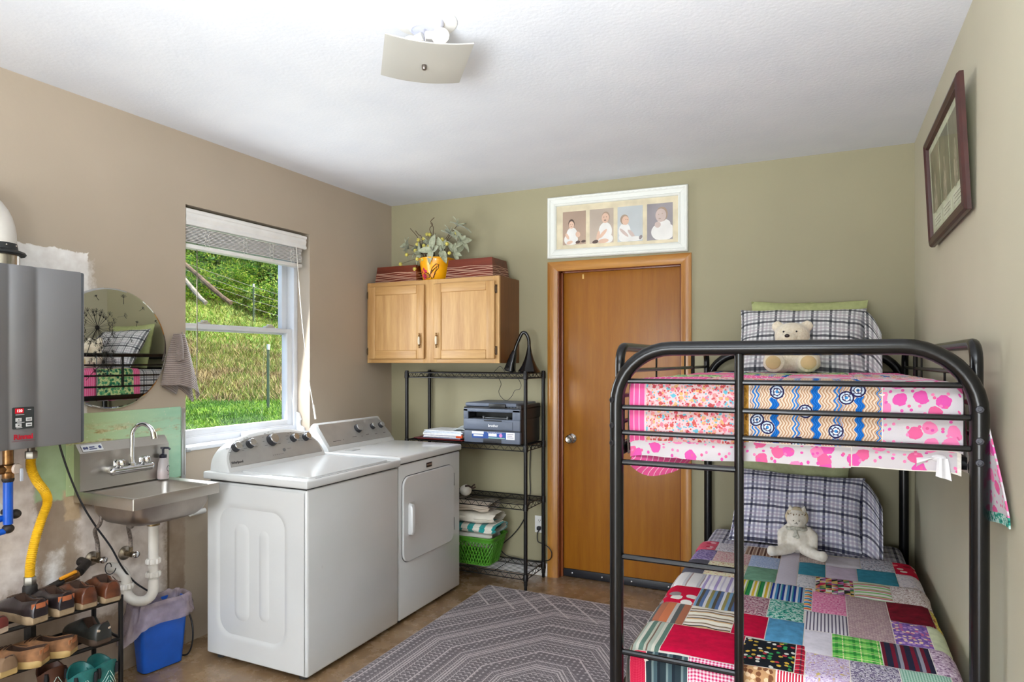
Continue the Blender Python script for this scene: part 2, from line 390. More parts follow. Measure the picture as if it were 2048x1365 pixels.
# scalloped bracket in the corner of the sill
sc = [(0, 0), (.075, 0), (.07, .02)] + [(.055-.018*cos(a), .055+.026*sin(a)-.005) for a in [(-.8+i*.25) for i in range(8)]] + [(.03, .11)] + [(.012-.006*cos(a), .13+.014*sin(a)) for a in (-.6, 0, .6)] + [(0, .15)]
MB().prism(sc, lambda a, b, h: (-.108+a, WY1-.004-h, WZ0+.014+b), .012).build('scalloped_bracket', M_vin, wn)
MB().box(-.10, -.03, -1.36, -1.18, WZ0+.014, WZ0+.05, .014, 3).build('sash_lift', M_vin, wn)

# ------------------------------------------------------------------ outside: yard, hill, shrubs
Cx, Cy = 3.0003, -4.1702; Vx, Vy = -.4289, .9034
def wp(D, L): return (Cx+Vx*D+Vy*L, Cy+Vy*D-Vx*L)
def interp(x, P):
    if x <= P[0][0]: return P[0][1]
    for (a, b), (c, d) in zip(P, P[1:]):
        if x <= c: return b+(d-b)*(x-a)/(c-a)
    return P[-1][1]
def hill(D, L):
    h = interp(D, [(3, .1), (8, .18), (11, .25), (14.4, .42), (15.6, .62), (24.6, 2.85), (27, 3.75), (34, 7), (60, 20)])
    return h+.36*(-L-9.5)*min(1, max(0, (D-15)/12))+.07*N3(D*.7, L*.7)+.05*N3(D*2, L*2, 4)*min(1, max(0, (D-14)/3))
t = NT('meadow', .9); D_ = None
n1 = t.noise(.8, 5); n2 = t.noise(7, 6, .7); xx, yy, zz = t.sep(t.co())
lawn = t.ramp(n2, [(.3, (54, 90, 24)), (.7, (104, 140, 44))])
dry = t.ramp(t.math('ADD', t.math('MULTIPLY', n1, .5), t.math('MULTIPLY', n2, .5)), [(.3, (72, 66, 36)), (.48, (110, 104, 52)), (.6, (118, 128, 56)), (.75, (150, 140, 92))])
hi = t.ramp(n2, [(.3, (88, 104, 42)), (.7, (134, 144, 66))])
c = t.mix(t.step(zz, .5, .62), lawn, dry); c = t.mix(t.step(zz, 2.0, 2.8), c, hi); M_meadow = t.color(c)
nu, nv = 70, 90
def gfn(u, v):
    D = 2.2+(v**1.6)*58; L = -D*.95+u*(D*.95+3.2); x, y = wp(D, L); return (x, y, hill(D, L))
gm = MB().grid(gfn, nu, nv); bmesh.ops.delete(gm.bm, geom=[v for v in gm.bm.verts if v.co.x > -.24], context='VERTS')
structure(gm.build('ground', M_meadow, smooth=60, recalc=False), 'grassy yard rising to a hillside')
def blades(name, n, Dr, Lr, hr, w, cols, label, seed, clump=1):
    rnd = random.Random(seed); V = []; F = []; MI = []
    for _ in range(n):
        D = Dr[0]+(Dr[1]-Dr[0])*rnd.random()**.8; u = Lr[0]+(Lr[1]-Lr[0])*rnd.random(); L = u*D
        x, y = wp(D, L); z = hill(D, L)-.01; a = rnd.random()*pi; h = hr[0]+(hr[1]-hr[0])*rnd.random(); ww = w*(.6+.8*rnd.random())
        ln = h*(.2+.9*rnd.random()); b = rnd.random()*2*pi; i = len(V)
        V += [(x-cos(a)*ww, y-sin(a)*ww, z), (x+cos(a)*ww, y+sin(a)*ww, z), (x+cos(b)*ln, y+sin(b)*ln, z+h)]; F.append((i, i+1, i+2)); MI.append(rnd.randrange(len(cols)) if N3(x*.9, y*.9) > -.1 else rnd.randrange(max(1, len(cols)//2)))
    me = bpy.data.meshes.new(name); me.from_pydata(V, [], F); 
    for c in cols: me.materials.append(c)
    me.polygons.foreach_set('material_index', MI); o = bpy.data.objects.new(name, me); COL.objects.link(o); return tag(o, label, 'grass', kind='stuff')
def leafm(name, rgb, tr=.35):
    t = NT(name, .6); c = t.ramp(t.noise(3, 2), [(.3, tuple(v*.86 for v in rgb)), (.7, tuple(min(255, v*1.1) for v in rgb))]); t.color(c)
    a = t.n('ShaderNodeBsdfTranslucent'); t.put(a.inputs[0], c); mx = t.n('ShaderNodeMixShader'); mx.inputs[0].default_value = tr
    out = [n for n in t.t.nodes if n.type == 'OUTPUT_MATERIAL'][0]; t.put(mx.inputs[1], t.b.outputs[0]); t.put(mx.inputs[2], a.outputs[0]); t.put(out.inputs[0], mx.outputs[0]); return t.m
G = [leafm('grass_%s' % k, c) for k, c in dict(deep=(50, 88, 22), mid=(84, 128, 32), bright=(112, 156, 46), lime=(140, 168, 66)).items()]
H = [leafm('hay_%s' % k, c) for k, c in dict(brown=(96, 80, 46), straw=(172, 156, 108), olive=(104, 110, 46), green=(96, 130, 44), yellow=(142, 148, 72)).items()]
blades('lawn_grass', 26000, (8.5, 15.6), (-.56, -.28), (.05, .10), .012, G, 'bright green lawn grass at the foot of the hill', 1)
blades('hill_grass', 26000, (15.2, 21), (-.58, -.26), (.08, .26), .016, H, 'tangled yellow and brown grass on the slope', 2)
blades('meadow_grass', 15000, (20, 27.5), (-.60, -.26), (.08, .24), .02, [H[2], H[3], H[4], G[2]], 'yellow green grass below the bushes', 3)
# shrubs: three leaf clouds shared by the copies
def leaf_cloud(name, n, r, ls, cols, seed, spiky=.25):
    rnd = random.Random(seed); V = []; F = []; MI = []
    for _ in range(n):
        d = Vector((rnd.gauss(0, 1), rnd.gauss(0, 1), abs(rnd.gauss(0, .9))-.15)).normalized(); rad = (.55+.45*rnd.random()**.5)*(1+spiky*N3(d.x*3, d.y*3, d.z*3+seed))
        p = Vector((d.x*r[0], d.y*r[1], d.z*r[2]))*rad; a = Vector((rnd.gauss(0, 1), rnd.gauss(0, 1), rnd.gauss(.3, .7))).normalized(); b = a.orthogonal().normalized()
        l = ls*(.6+.8*rnd.random()); i = len(V); V += [p-b*l*.28, p+a*l, p+b*l*.28, p-a*l*.25]; F.append((i, i+1, i+2, i+3)); MI.append(rnd.randrange(len(cols)))
    me = bpy.data.meshes.new(name); me.from_pydata(V, [], F)
    for c in cols: me.materials.append(c)
    me.polygons.foreach_set('material_index', MI); return me
LG = [leafm('leaf_%s' % k, c, .45) for k, c in dict(lime=(128, 164, 52), green=(82, 128, 36), fern=(58, 102, 32), yellow=(150, 164, 66)).items()]
DG = [leafm('dark_leaf_%s' % k, c, .2) for k, c in dict(a=(30, 58, 18), b=(44, 78, 26), c=(22, 40, 14)).items()]
clouds = [leaf_cloud('foliage', 4800, (1.3, 1.2, 1.45), .115, LG, s, .5) for s in (11, 12, 13)]
dark = [leaf_cloud('tree_foliage', 3000, (2.6, 2.4, 4.2), .42, DG, s, .35) for s in (21, 22)]
M_bark = mat('bark', (74, 60, 46), .9, var=.2, sc=20, bump=.5)
stem = MB()
for k in range(5): stem.tube([(0, 0, -.3), (cos(k*1.26)*.25, sin(k*1.26)*.25, .6), (cos(k*1.26)*.5, sin(k*1.26)*.5, 1.1)], [.03, .022, .008], 5)
stem_o = None
spots = [(26.0, -.50), (25.6, -.462), (26.3, -.425), (25.9, -.39), (26.0, -.355), (26.4, -.32), (28.4, -.52), (28.0, -.48), (28.6, -.44), (28.2, -.40), (28.6, -.365), (28.3, -.33), (30.5, -.46), (30.5, -.38)]
where = ['leftmost in front', 'second from the left in front', 'third from the left in front', 'fourth from the left in front', 'fifth from the left in front', 'rightmost in front', 'leftmost behind', 'second from the left behind', 'third from the left behind', 'fourth from the left behind', 'fifth from the left behind', 'rightmost behind', 'left in the last row', 'right in the last row']
rnd = random.Random(5)
for i, (D, u) in enumerate(spots):
    L = u*D; x, y = wp(D, L); z = hill(D, L)
    r = thing('shrub', 'leafy lime green shrub on the hillside outside the window, %s' % where[i], 'shrub', (0, 0, 0), 'shrubs on the hillside')
    f = bpy.data.objects.new('foliage', clouds[i % 3]); COL.objects.link(f); f.parent = r
    if stem_o is None: stem_o = stem.build('stem', M_bark, r)
    else: dup(stem_o, r)
    s = .62+.25*rnd.random()+(.2 if i > 5 else 0); r.location = (x, y, z); r.scale = (s, s, s); r.rotation_euler = (0, 0, rnd.random()*6)
trunk_o = None
tw = ['left of the window view', 'second from the left', 'in the middle of the window view', 'second from the right', 'right of the window view']
for i, (D, u) in enumerate(((36, -.56), (35.5, -.49), (36, -.42), (35.5, -.35), (36, -.28))):
    L = u*D; x, y = wp(D, L); z = hill(D, L)-1.5
    r = thing('tree', 'dark green tree at the top of the hill, %s' % tw[i], 'tree', (0, 0, 0), 'dark trees behind the shrubs')
    f = bpy.data.objects.new('tree_foliage', dark[i % 2]); COL.objects.link(f); f.parent = r
    if trunk_o is None: trunk_o = MB().tube([(0, 0, -2), (.1, 0, 1), (.05, .1, 3)], [.25, .18, .08], 8).build('trunk', M_bark, r)
    else: dup(trunk_o, r)
    r.location = (x, y, z); r.scale = (1.25, 1.25, 1.2+.1*(i % 2)); r.rotation_euler = (0, 0, i*1.3)
# fence with wires, a lone post, two old logs
M_post = mat('green_post', (40, 62, 44), .6); M_tip = mat('post_tip', (206, 206, 200), .5); M_wire = mat('wire', (150, 146, 136), .5, .5)
def post_parts(r, p, h=1.42):
    MB().box(p[0]-.02, p[0]+.02, p[1]-.010, p[1]+.010, p[2]-.3, p[2]+h-.12).box(p[0]-.012, p[0]+.012, p[1]-.04, p[1]+.012, p[2]-.3, p[2]+h-.12).build('post', M_post, r, 0)
    MB().box(p[0]-.028, p[0]+.028, p[1]-.03, p[1]+.02, p[2]+h-.12, p[2]+h, .01).build('insulator_cap', M_tip, r)
def gp(D, u): x, y = wp(D, u*D); return (x, y, hill(D, u*D))
p1 = gp(14.4, -.3686); r = thing('fence_post', 'thin green metal fence post standing in the lawn outside', 'fence post', p1); post_parts(r, p1)
ps = [gp(25.2, -.58), gp(24.6, -.391), gp(24.4, -.22)]
r = thing('wire_fence', 'wire fence on thin metal posts below the hillside shrubs', 'fence', ps[1], None)
for p in ps: post_parts(r, p)
for h in (.5, .8, 1.05, 1.3): MB().tube([(p[0], p[1], p[2]+h) for p in ps], .007, 4).build('wire', M_wire, r)
def log(label, a, b, rr, m):
    P = [Vector(a).lerp(Vector(b), k/6)+Vector((0, 0, .04*sin(k))) for k in range(7)]
    o = MB().tube(P, [rr*(1+.12*sin(k*2)) for k in range(7)], 9).build('log', m); tag(o, label, 'log', 'old logs leaning on the slope')
log('dark weathered log sloping down the hillside, the upper of two', (-17.11, 11.3, 5.01), (-14.48, 11.33, 3.36), .075, mat('log_dark', (84, 70, 54), .9, var=.25, sc=6, bump=.5))
log('pale peeling log sloping down the hillside, the lower of two', (-16.47, 10.72, 4.56), (-14.8, 10.63, 3.32), .07, mat('log_pale', (112, 108, 96), .9, var=.25, sc=6, bump=.5))
# ================================================================== APPLIANCES
M_app = mat('appliance_white', (203, 204, 204), .22, var=.012, sc=3, coat=.3); M_sil = mat('silver_panel', (164, 163, 161), .36, .35, .03)
M_dark = mat('dark_gap', (40, 40, 42), .6); M_kn = mat('knob_face', (172, 172, 170), .25, .9, .03); M_kd = mat('knob_dark', (44, 44, 48), .35)
M_ink = mat('ink', (40, 40, 46), .6); M_inkw = mat('ink_white', (238, 238, 238), .6)
wa = thing('washing_machine', 'white top load washing machine with arched silver control panel, next to the steel sink', 'washing machine', (.55, -1.51, 0))
X0, X1, Y0, Y1 = .235, .880, -1.872, -1.158
MB().box(X0, X1, Y0+.006, Y1, .024, .878, .012, 3).build('cabinet', M_app, wa)
def emboss(u, v):                                             # stamped ribs on the left side panel (u along x, v up)
    def sd(u, v, cx, cy, hx, hy, r):
        qx = abs(u-cx)-hx+r; qy = abs(v-cy)-hy+r
        return math.hypot(max(qx, 0), max(qy, 0))+min(max(qx, qy), 0)-r
    ss = lambda d, w: 1/(1+math.exp(max(-40, min(40, d/w))))
    h = -.008*ss(sd(u, v, .30, .44, .225, .33, .09), .006)
    h += .007*ss(sd(u, v, .235, .44, .045, .24, .04), .006)+.007*ss(sd(u, v, .385, .44, .028, .22, .028), .006)
    return h
sp = MB().grid(lambda u, v: (X0+.014+u*.618, Y0-emboss(u*.645, v*.878), .036+v*.83), 90, 110)
sp.build('side_panel', M_app, wa, 80)
MB().box(X0-.012, X1+.012, Y0-.008, Y1+.006, .885, .922, .008, 3).build('top_deck', M_app, wa)
MB().box(X0+.02, X1-.01, Y0+.012, Y1-.012, .872, .888).build('deck_gap', M_dark, wa)
MB().prism([(x, y) for x, y in rrect(.63, -1.515, .225, .305, .03)], lambda a, b, h: (a, b, .9215+h), .007).build('lid', M_app, wa)
MB().box(.868, .872, -1.80, -1.22, .9205, .9225).build('lid_seam', M_dark, wa)
for x in (.29, .82):
    for y in (-1.82, -1.21): MB().lathe([(.022, 0), (.022, .012), (.014, .014), (.014, .03)], (x, y, 0), n=10).build('foot', M_dark, wa)
# console: arch lofted from the back to the leaning front
def arch(x0, lean, y0, y1, zb, h, k=1, n=28, pw=2.6):
    yc = (y0+y1)/2; R = (y1-y0)/2; out = []
    for i in range(n+1):
        a = pi*i/n; cy = -cos(a); sy = sin(a)
        yy = yc+R*k*math.copysign(abs(cy)**(2/pw), cy); zz = h*(abs(sy)**(2/pw))
        out.append(Vector((x0-lean*zz/.17, yy, zb+zz)))
    return out
con = MB().rings([arch(.245, 0, -1.852, -1.178, .922, .155), arch(.30, .02, -1.858, -1.172, .922, .168), arch(.368, .085, -1.860, -1.17, .922, .170), arch(.382, .09, -1.856, -1.174, .922, .164)])
con = con.build('console', M_app, wa, 40)
NA = Vector((.8838, 0, .4679)); TU = Vector((-.4679, 0, .8838))
def onface(y, z, off=0): return Vector((.382-.09*(z-.922)/.17, y, z))+NA*off
def inset(y0, y1, zb, h, off, n=28, pw=2.6):
    yc = (y0+y1)/2; R = (y1-y0)/2; out = []
    for i in range(n+1):
        a = pi*i/n; cy = -cos(a); sy = sin(a); out.append(onface(yc+R*math.copysign(abs(cy)**(2/pw), cy), zb+h*abs(sy)**(2/pw), off))
    return out
MB().rings([inset(-1.838, -1.192, .944, .130, .0005), inset(-1.838, -1.192, .944, .130, .003)]).build('control_panel', M_sil, wa)
def knob(y, z, r, name, par, org=onface, ax=NA, face=M_kn, d=.03):
    p = org(y, z, .003); k = MB().lathe([(r*1.12, 0), (r*1.1, d*.25), (r, d*.3), (r*.96, d*.92), (r*.88, d)], p, ax, 24).build(name, M_kd, par)
    MB().lathe([(r*.9, d), (r*.86, d+.002), (r*.1, d+.002)], p, ax, 24).build('cap', face, k)
    MB().tube([p+ax*d*.96+Vector((0, r*.93*cos(a*pi/12), 0))+ax.cross(Vector((0, 1, 0)))*(-r*.93*sin(a*pi/12)) for a in range(24)], .0016, 5, closed=True).build('rim', M_chrome, k)
for y, z, r, nm in ((-1.775, 1.030, .021, 'bleach_dispenser'), (-1.680, 1.036, .021, 'knob'), (-1.53, 1.040, .029, 'knob'), (-1.375, 1.034, .02, 'knob'), (-1.282, 1.030, .02, 'knob')): knob(y, z, r, nm, wa)
b = MB().lathe([(.0095, 0), (.009, .003), (.002, .0035)], onface(-1.468, .984, .003), NA, 16).build('start_button', mat('button_grey', (110, 110, 112), .4), wa)
mk = MB()
def dash(y, z, w, h, m=mk): p = [onface(y-w/2, z-h/2, .0034), onface(y+w/2, z-h/2, .0034), onface(y+w/2, z+h/2, .0034), onface(y-w/2, z+h/2, .0034)]; m.face(p)
for k in range(6): dash(-1.555+k*.0135, .966, .007, .003)
rr = random.Random(3)
for (y, z, r) in ((-1.775, 1.03, .045), (-1.68, 1.036, .04), (-1.53, 1.04, .052), (-1.375, 1.034, .04), (-1.282, 1.03, .036)):
    for a in range(9):
        t_ = radians(-30+a*30); dash(y+cos(t_)*r*1.05, z+sin(t_)*r*.82, .012+.01*rr.random()*(abs(cos(t_)) > .5), .0022)
dash(-1.43, .987, .03, .002)
mk.build('printed_marks', mat('panel_print', (110, 110, 110), .6), wa, 0)
text('lettering', 'Whirlpool', .0175, M_ink, onface(-1.795, .962, .0036), (0, 1, 0), TU, wa, .0003, shear=.2, bold=.0004)
MB().box(.868, .882, Y0+.1, Y0+.11, .5, .51).build('paint_chip', M_app, wa)

# dryer
dy = thing('clothes_dryer', 'white front load clothes dryer standing between the washer and the wire shelves', 'dryer', (.53, -.81, 0))
MB().box(.205, .874, -1.142, -.474, .024, .888, .010, 3).build('cabinet', M_app, dy)
MB().box(.195, .884, -1.147, -.466, .894, .932, .009, 3).build('top_deck', M_app, dy)
MB().box(.22, .868, -1.136, -.48, .882, .897).build('deck_gap', M_dark, dy)
MB().box(.36, .363, -1.0, -.52, .931, .9328).box(.36, .84, -1.11, -1.107, .931, .9328).build('lint_cover_seam', mat('seam_grey', (150, 150, 150), .5), dy)
MB().box(.42, .47, -1.05, -.97, .9318, .934, .001).build('lint_label', mat('lint_label', (150, 152, 152), .5), dy)
for x in (.26, .82):
    for y in (-1.09, -.52): MB().lathe([(.022, 0), (.022, .012), (.014, .014), (.014, .03)], (x, y, 0), n=10).build('foot', M_dark, dy)
dfr = lambda a, b, h: (.874+h, a, b)
DR = rrect(-.842, .578, .276, .240, .055)
MB().prism(rrect(-.842, .578, .279, .243, .058), dfr, .002).build('door_gasket', M_dark, dy)
dd = MB().rings([[Vector(dfr(a, b, .001)) for a, b in DR], [Vector(dfr(a, b, .008)) for a, b in DR], [Vector(dfr(-.842+(a+.842)*.985, .578+(b-.578)*.985, .012)) for a, b in DR]]).build('door', M_app, dy)
MB().prism(rrect(-1.036, .575, .034, .092, .016), lambda a, b, h: (.885+h, a, b), .003).build('handle_plate', M_app, dd)
MB().rings([[Vector((.887+h, -1.058+(a)*k, .575+b*k)) for a, b in rrect(0, 0, .016, .09, .014)] for h, k in ((0, 1), (.022, .96), (.028, .8))]).build('handle', M_app, dd)
for z in (.44, .72): MB().box(.874, .885, -.562, -.556, z-.04, z+.04, .002).build('hinge', mat('hinge_grey', (128, 128, 128), .4), dy)
bd = MB().box(.8735, .878, -.872, -.812, .838, .866, .002).build('badge', mat('badge_black', (36, 28, 28), .3), dy)
text('lettering', 'MAYTAG', .0125, mat('badge_letter', (176, 150, 130), .4), (.8785, -.842, .852), (0, 1, 0), (0, 0, 1), bd, .0002)
# dryer console: wedge with a silver face
prof = lambda y, s: [Vector((.225, y, .930)), Vector((.225, y, .930+.150*s)), Vector((.245, y, .930+.162*s)), Vector((.262, y, .930+.162*s)), Vector((.272, y, .930+.156*s)), Vector((.365, y, .948)), Vector((.372, y, .930))]
MB().rings([prof(-1.135, .86), prof(-1.12, 1), prof(-.52, 1), prof(-.495, .80), prof(-.485, .62)]).build('console', M_app, dy, 40)
A2 = Vector((.365, 0, .948)); B2 = Vector((.272, 0, 1.086)); TD = (B2-A2).normalized(); ND = Vector((TD.z, 0, -TD.x))
def dface(y, s, off=0): p = A2+(B2-A2)*s+ND*off; p.y = y; return p
pts = [(-1.112, .08), (-.505, .08), (-.492, .18), (-.505, .42), (-.525, .74), (-.545, .96), (-1.118, .98), (-1.124, .9)]
MB().rings([[dface(a, b, .0005) for a, b in pts], [dface(a, b, .003) for a, b in pts]]).build('control_panel', M_sil, dy)
dorg = lambda y, s, off: dface(y, s, off)
for y, s, r in ((-.795, .62, .026), (-.645, .62, .0185), (-.558, .62, .0185)): knob(y, s, r, 'knob', dy, dorg, ND, M_sil, .024)
mk = MB()
for y, s, w in ((-.86, .3, .04), (-.79, .27, .012), (-.73, .31, .03), (-.645, .28, .025), (-.555, .28, .025), (-1.03, .24, .07), (-.97, .25, .008), (-.79, .95, .012)): mk.face([dface(y-w/2, s, .0034), dface(y+w/2, s, .0034), dface(y+w/2, s+.02, .0034), dface(y-w/2, s+.02, .0034)])
mk.build('printed_marks', mat('panel_print2', (84, 80, 80), .6), dy, 0)

# ------------------------------------------------------------------ tankless water heater
M_htr = mat('heater_grey', (120, 119, 121), .42, .25, .015, 3); M_hs = mat('heater_side', (92, 96, 102), .4, .3)
ht = thing('water_heater', 'grey wall hung tankless water heater with small digital display', 'water heater', (.1, -2.70, 1.13))
HY0, HY1, HZ0, HZ1 = -2.935, -2.462, 1.130, 1.832
MB().box(.0, .212, HY0, HY1, HZ0, HZ1, .012, 3).build('casing', M_hs, ht)
fp = MB(); ys = [HY0+.004, -2.758, -2.752, -2.742, -2.737, -2.663, -2.656, -2.642, -2.635, HY1-.022]
dx = [0, 0, -.005, -.005, 0, 0, -.006, -.006, 0, 0]
fp.rings([[Vector((.2, y, HZ0+.002)), Vector((.242+e, y, HZ0+.002)), Vector((.246+e, y, HZ0+.008)), Vector((.246+e, y, HZ1-.01)), Vector((.242+e, y, HZ1-.002)), Vector((.2, y, HZ1-.002))] for y, e in zip(ys, dx)])
fp.build('front_cover', M_htr, ht, 50)
MB().box(.2, .238, HY1-.020, HY1-.001, HZ0+.002, HZ1-.002, .008, 3).build('cover_edge', M_hs, ht)
M_panel = mat('panel_dark', (52, 56, 56), .3)
cp = MB().prism(rrect(-2.700, 1.250, .0375, .041, .004), lambda a, b, h: (.2455+h, a, b), .003).build('keypad', M_panel, ht)
ds = MB().box(.248, .2492, -2.729, -2.699, 1.268, 1.287).build('display', mat('red_display', (150, 8, 26), .4, emit=.6), cp, 0)
text('digits', '120', .0135, mat('red_digit', (255, 150, 150), .4, emit=1.5), (.2496, -2.714, 1.2775), (0, 1, 0), (0, 0, 1), cp, .0002, bold=.0004)
for y, z, s in ((-2.717, 1.244, 1), (-2.717, 1.2235, -1), (-2.681, 1.244, 0), (-2.681, 1.2235, 0)):
    k = MB().box(.248, .2505, y-.0105, y+.0105, z-.007, z+.007, .001).build('button', mat('key_grey', (196, 196, 196), .4), cp)
    if s: MB().prism([(-.004, -.002*s), (.004, -.002*s), (0, .003*s)], lambda a, b, h: (.2505+h, y+a, z+b), .0003).build('arrow', M_ink, cp, 0)
    else: MB().box(.2505, .2507, y-.007, y+.007, z-.001, z+.0014).build('key_print', M_ink, cp, 0)
mk = MB()
for y, z, w in ((-2.712, 1.263, .03), (-2.679, 1.281, .012), (-2.709, 1.2335, .026), (-2.714, 1.2135, .02)): mk.box(.248, .2488, y-w/2, y+w/2, z-.0008, z+.0008)
mk.build('keypad_print', M_inkw, cp, 0)
text('lettering', 'Rinnai', .0275, mat('logo_red', (176, 16, 40), .4), (.2466, -2.699, 1.178), (0, 1, 0), (0, 0, 1), ht, .0005, bold=.0009)
text('lettering', 'CONTINUOUS FLOW TECHNOLOGY', .0048, mat('logo_grey', (130, 60, 70), .5), (.2466, -2.699, 1.1625), (0, 1, 0), (0, 0, 1), ht, .0002)
# vent
vt = thing('vent_pipe', 'white vent elbow on a metal collar on top of the grey heater', 'vent pipe', (.11, -2.74, HZ1))
MB().lathe([(.078, 0), (.078, .004), (.074, .006), (.074, .05), (.07, .05)], (.11, -2.72, HZ1), n=32).build('metal_collar', M_chr, vt)
rg = MB().lathe([(.09, .044), (.094, .05), (.09, .057), (.068, .066), (.064, .09), (.06, .092)], (.11, -2.72, HZ1), n=32).build('rubber_ring', mat('ring_black', (30, 32, 32), .5), vt)
for a in (.0, .7, -.7): MB().ball((.11+.0645*cos(a), -2.72+.0645*sin(a), HZ1+.08), .004, 8, 5).build('screw', M_chr, rg)
E_ = [(.11, -2.72, HZ1+.085), (.11, -2.72, HZ1+.13)] + [(.11, -2.72-.11*(1-cos(a)), HZ1+.13+.11*sin(a)) for a in [pi/2*k/8 for k in range(1, 9)]] + [(.11, -2.95, HZ1+.24)]
M_pvc = mat('white_pvc', (206, 201, 194), .4, var=.03)
MB().tube(E_, [.064, .062]+[.06]*9, 24).build('elbow', M_pvc, vt)

# pipes below the heater
M_blue = mat('blue_pipe', (10, 84, 190), .35); M_brass = mat('brass_old', (150, 112, 72), .35, .9, .2, 40); M_iron = mat('black_iron', (46, 42, 40), .55, .4, .2, 30)
gp_ = thing('gas_line', 'yellow corrugated flexible gas line hanging from the heater', 'gas pipe', (.1, -2.6, .5))
C_ = cat_rom([(.12, -2.603, 1.085), (.12, -2.604, 1.04), (.122, -2.585, .985), (.122, -2.552, .93), (.122, -2.543, .885), (.12, -2.565, .82), (.118, -2.588, .74), (.115, -2.602, .66), (.112, -2.604, .60)], 22)
MB().tube(C_, [.0165+(.0018 if k % 2 else -.0012) for k in range(len(C_))], 14).build('flexible_hose', mat('gas_yellow', (226, 178, 30), .4, var=.1), gp_, 20)
for z0, z1, nm in ((1.075, 1.105, 'nut'), (.565, .60, 'nut')):
    MB().lathe([(.021, z0), (.022, z0+.003), (.022, z1-.003), (.02, z1)], (.12 if z0 > 1 else .112, -2.603, 0), n=6).build(nm, mat('fitting_steel', (142, 138, 130), .35, .85, .1, 30), gp_)
MB().cyl((.12, -2.603, 1.10), (.12, -2.603, 1.135), .013).build('pipe_stub', mat('fitting_dark', (100, 92, 84), .4, .8), gp_)
MB().lathe([(.024, .47), (.026, .475), (.026, .56), (.022, .568)], (.112, -2.603, 0), n=14).ball((.112, -2.603, .515), .03).tube([(.112, -2.603, .515), (.112, -2.55, .52)], .022, 12).tube([(.112, -2.603, .5), (.112, -2.603, .33)], .02, 10).build('iron_tee', M_iron, gp_)
MB().tube([(.112, -2.56, .52), (.105, -2.47, .54)], .0165, 12).tube([(.095, -2.40, .556), (.05, -2.34, .57), (.0, -2.335, .572)], .02, 12).build('iron_pipe', M_iron, gp_)
vv = MB().tube([(.105, -2.475, .539), (.097, -2.41, .553)], .02, 10).build('gas_valve', M_brass, gp_)
MB().box(-.008, .008, -.04, .03, .0, .012, .004, 2, M=Matrix.Translation((.122, -2.455, .560)) @ Matrix.Rotation(.2, 4, 'X')).build('lever', mat('lever_orange', (226, 150, 30), .4), vv)
wp_ = thing('water_line', 'blue water pipe with brass valve under the heater', 'water pipe', (.1, -2.69, .83))
MB().cyl((.12, -2.686, 1.00), (.12, -2.686, .83), .0165, 14).build('pipe', M_blue, wp_)
MB().cyl((.09, -2.75, .84), (.09, -2.655, .856), .0125, 12).build('pipe', M_blue, wp_)
MB().cyl((.12, -2.80, .795), (.12, -2.70, .805), .0125, 12).build('pipe', M_blue, wp_)
MB().cyl((.09, -2.80, 1.03), (.09, -2.71, 1.04), .0125, 12).build('pipe', M_blue, wp_)
for c in ((.12, -2.686, .812), (.09, -2.645, .858), (.12, -2.686, 1.005)): MB().ball(c, (.021, .021, .019), 12, 8).build('fitting', M_iron, wp_)
bv = MB().lathe([(.016, 1.0), (.02, 1.01), (.02, 1.03), (.024, 1.035), (.024, 1.06), (.018, 1.065), (.018, 1.13)], (.12, -2.686, 0), n=16).tube([(.12, -2.73, 1.045), (.12, -2.66, 1.045)], .019, 12).build('brass_valve', M_brass, wp_)
MB().lathe([(.02, 0), (.022, .004), (.018, .01)], (.138, -2.668, 1.045), (1, .3, 0), 16).build('valve_cap', mat('cap_pale', (206, 190, 178), .5), bv)
MB().box(.148, .153, -2.66, -2.648, .995, 1.045, .002, M=None).build('lever', mat('lever_pale', (190, 196, 210), .4), bv)
MB().lathe([(.05, 0), (.05, .003), (.03, .006)], (.003, -2.69, .86), (1, 0, 0), 20).build('wall_flange', M_white, wp_)
MB().tube([(.0, -2.645, .858), (.09, -2.645, .858)], .012, 10).build('pipe_stub', M_iron, wp_)
cb = cat_rom([(.10, -2.481, 1.135), (.10, -2.481, 1.11), (.10, -2.445, .99), (.095, -2.39, .855), (.10, -2.334, .745), (.11, -2.27, .635), (.105, -2.215, .53), (.10, -2.155, .445), (.09, -2.09, .385), (.06, -2.02, .335), (.04, -1.95, .29), (.05, -1.90, .255), (.12, -1.875, .2), (.16, -1.885, .1), (.14, -1.90, .012), (.05, -1.92, .008)], 8)
MB().tube(cb, .0042, 7).build('power_cord', M_blk, ht)['label'] = 'black cord running down past the sink drain'

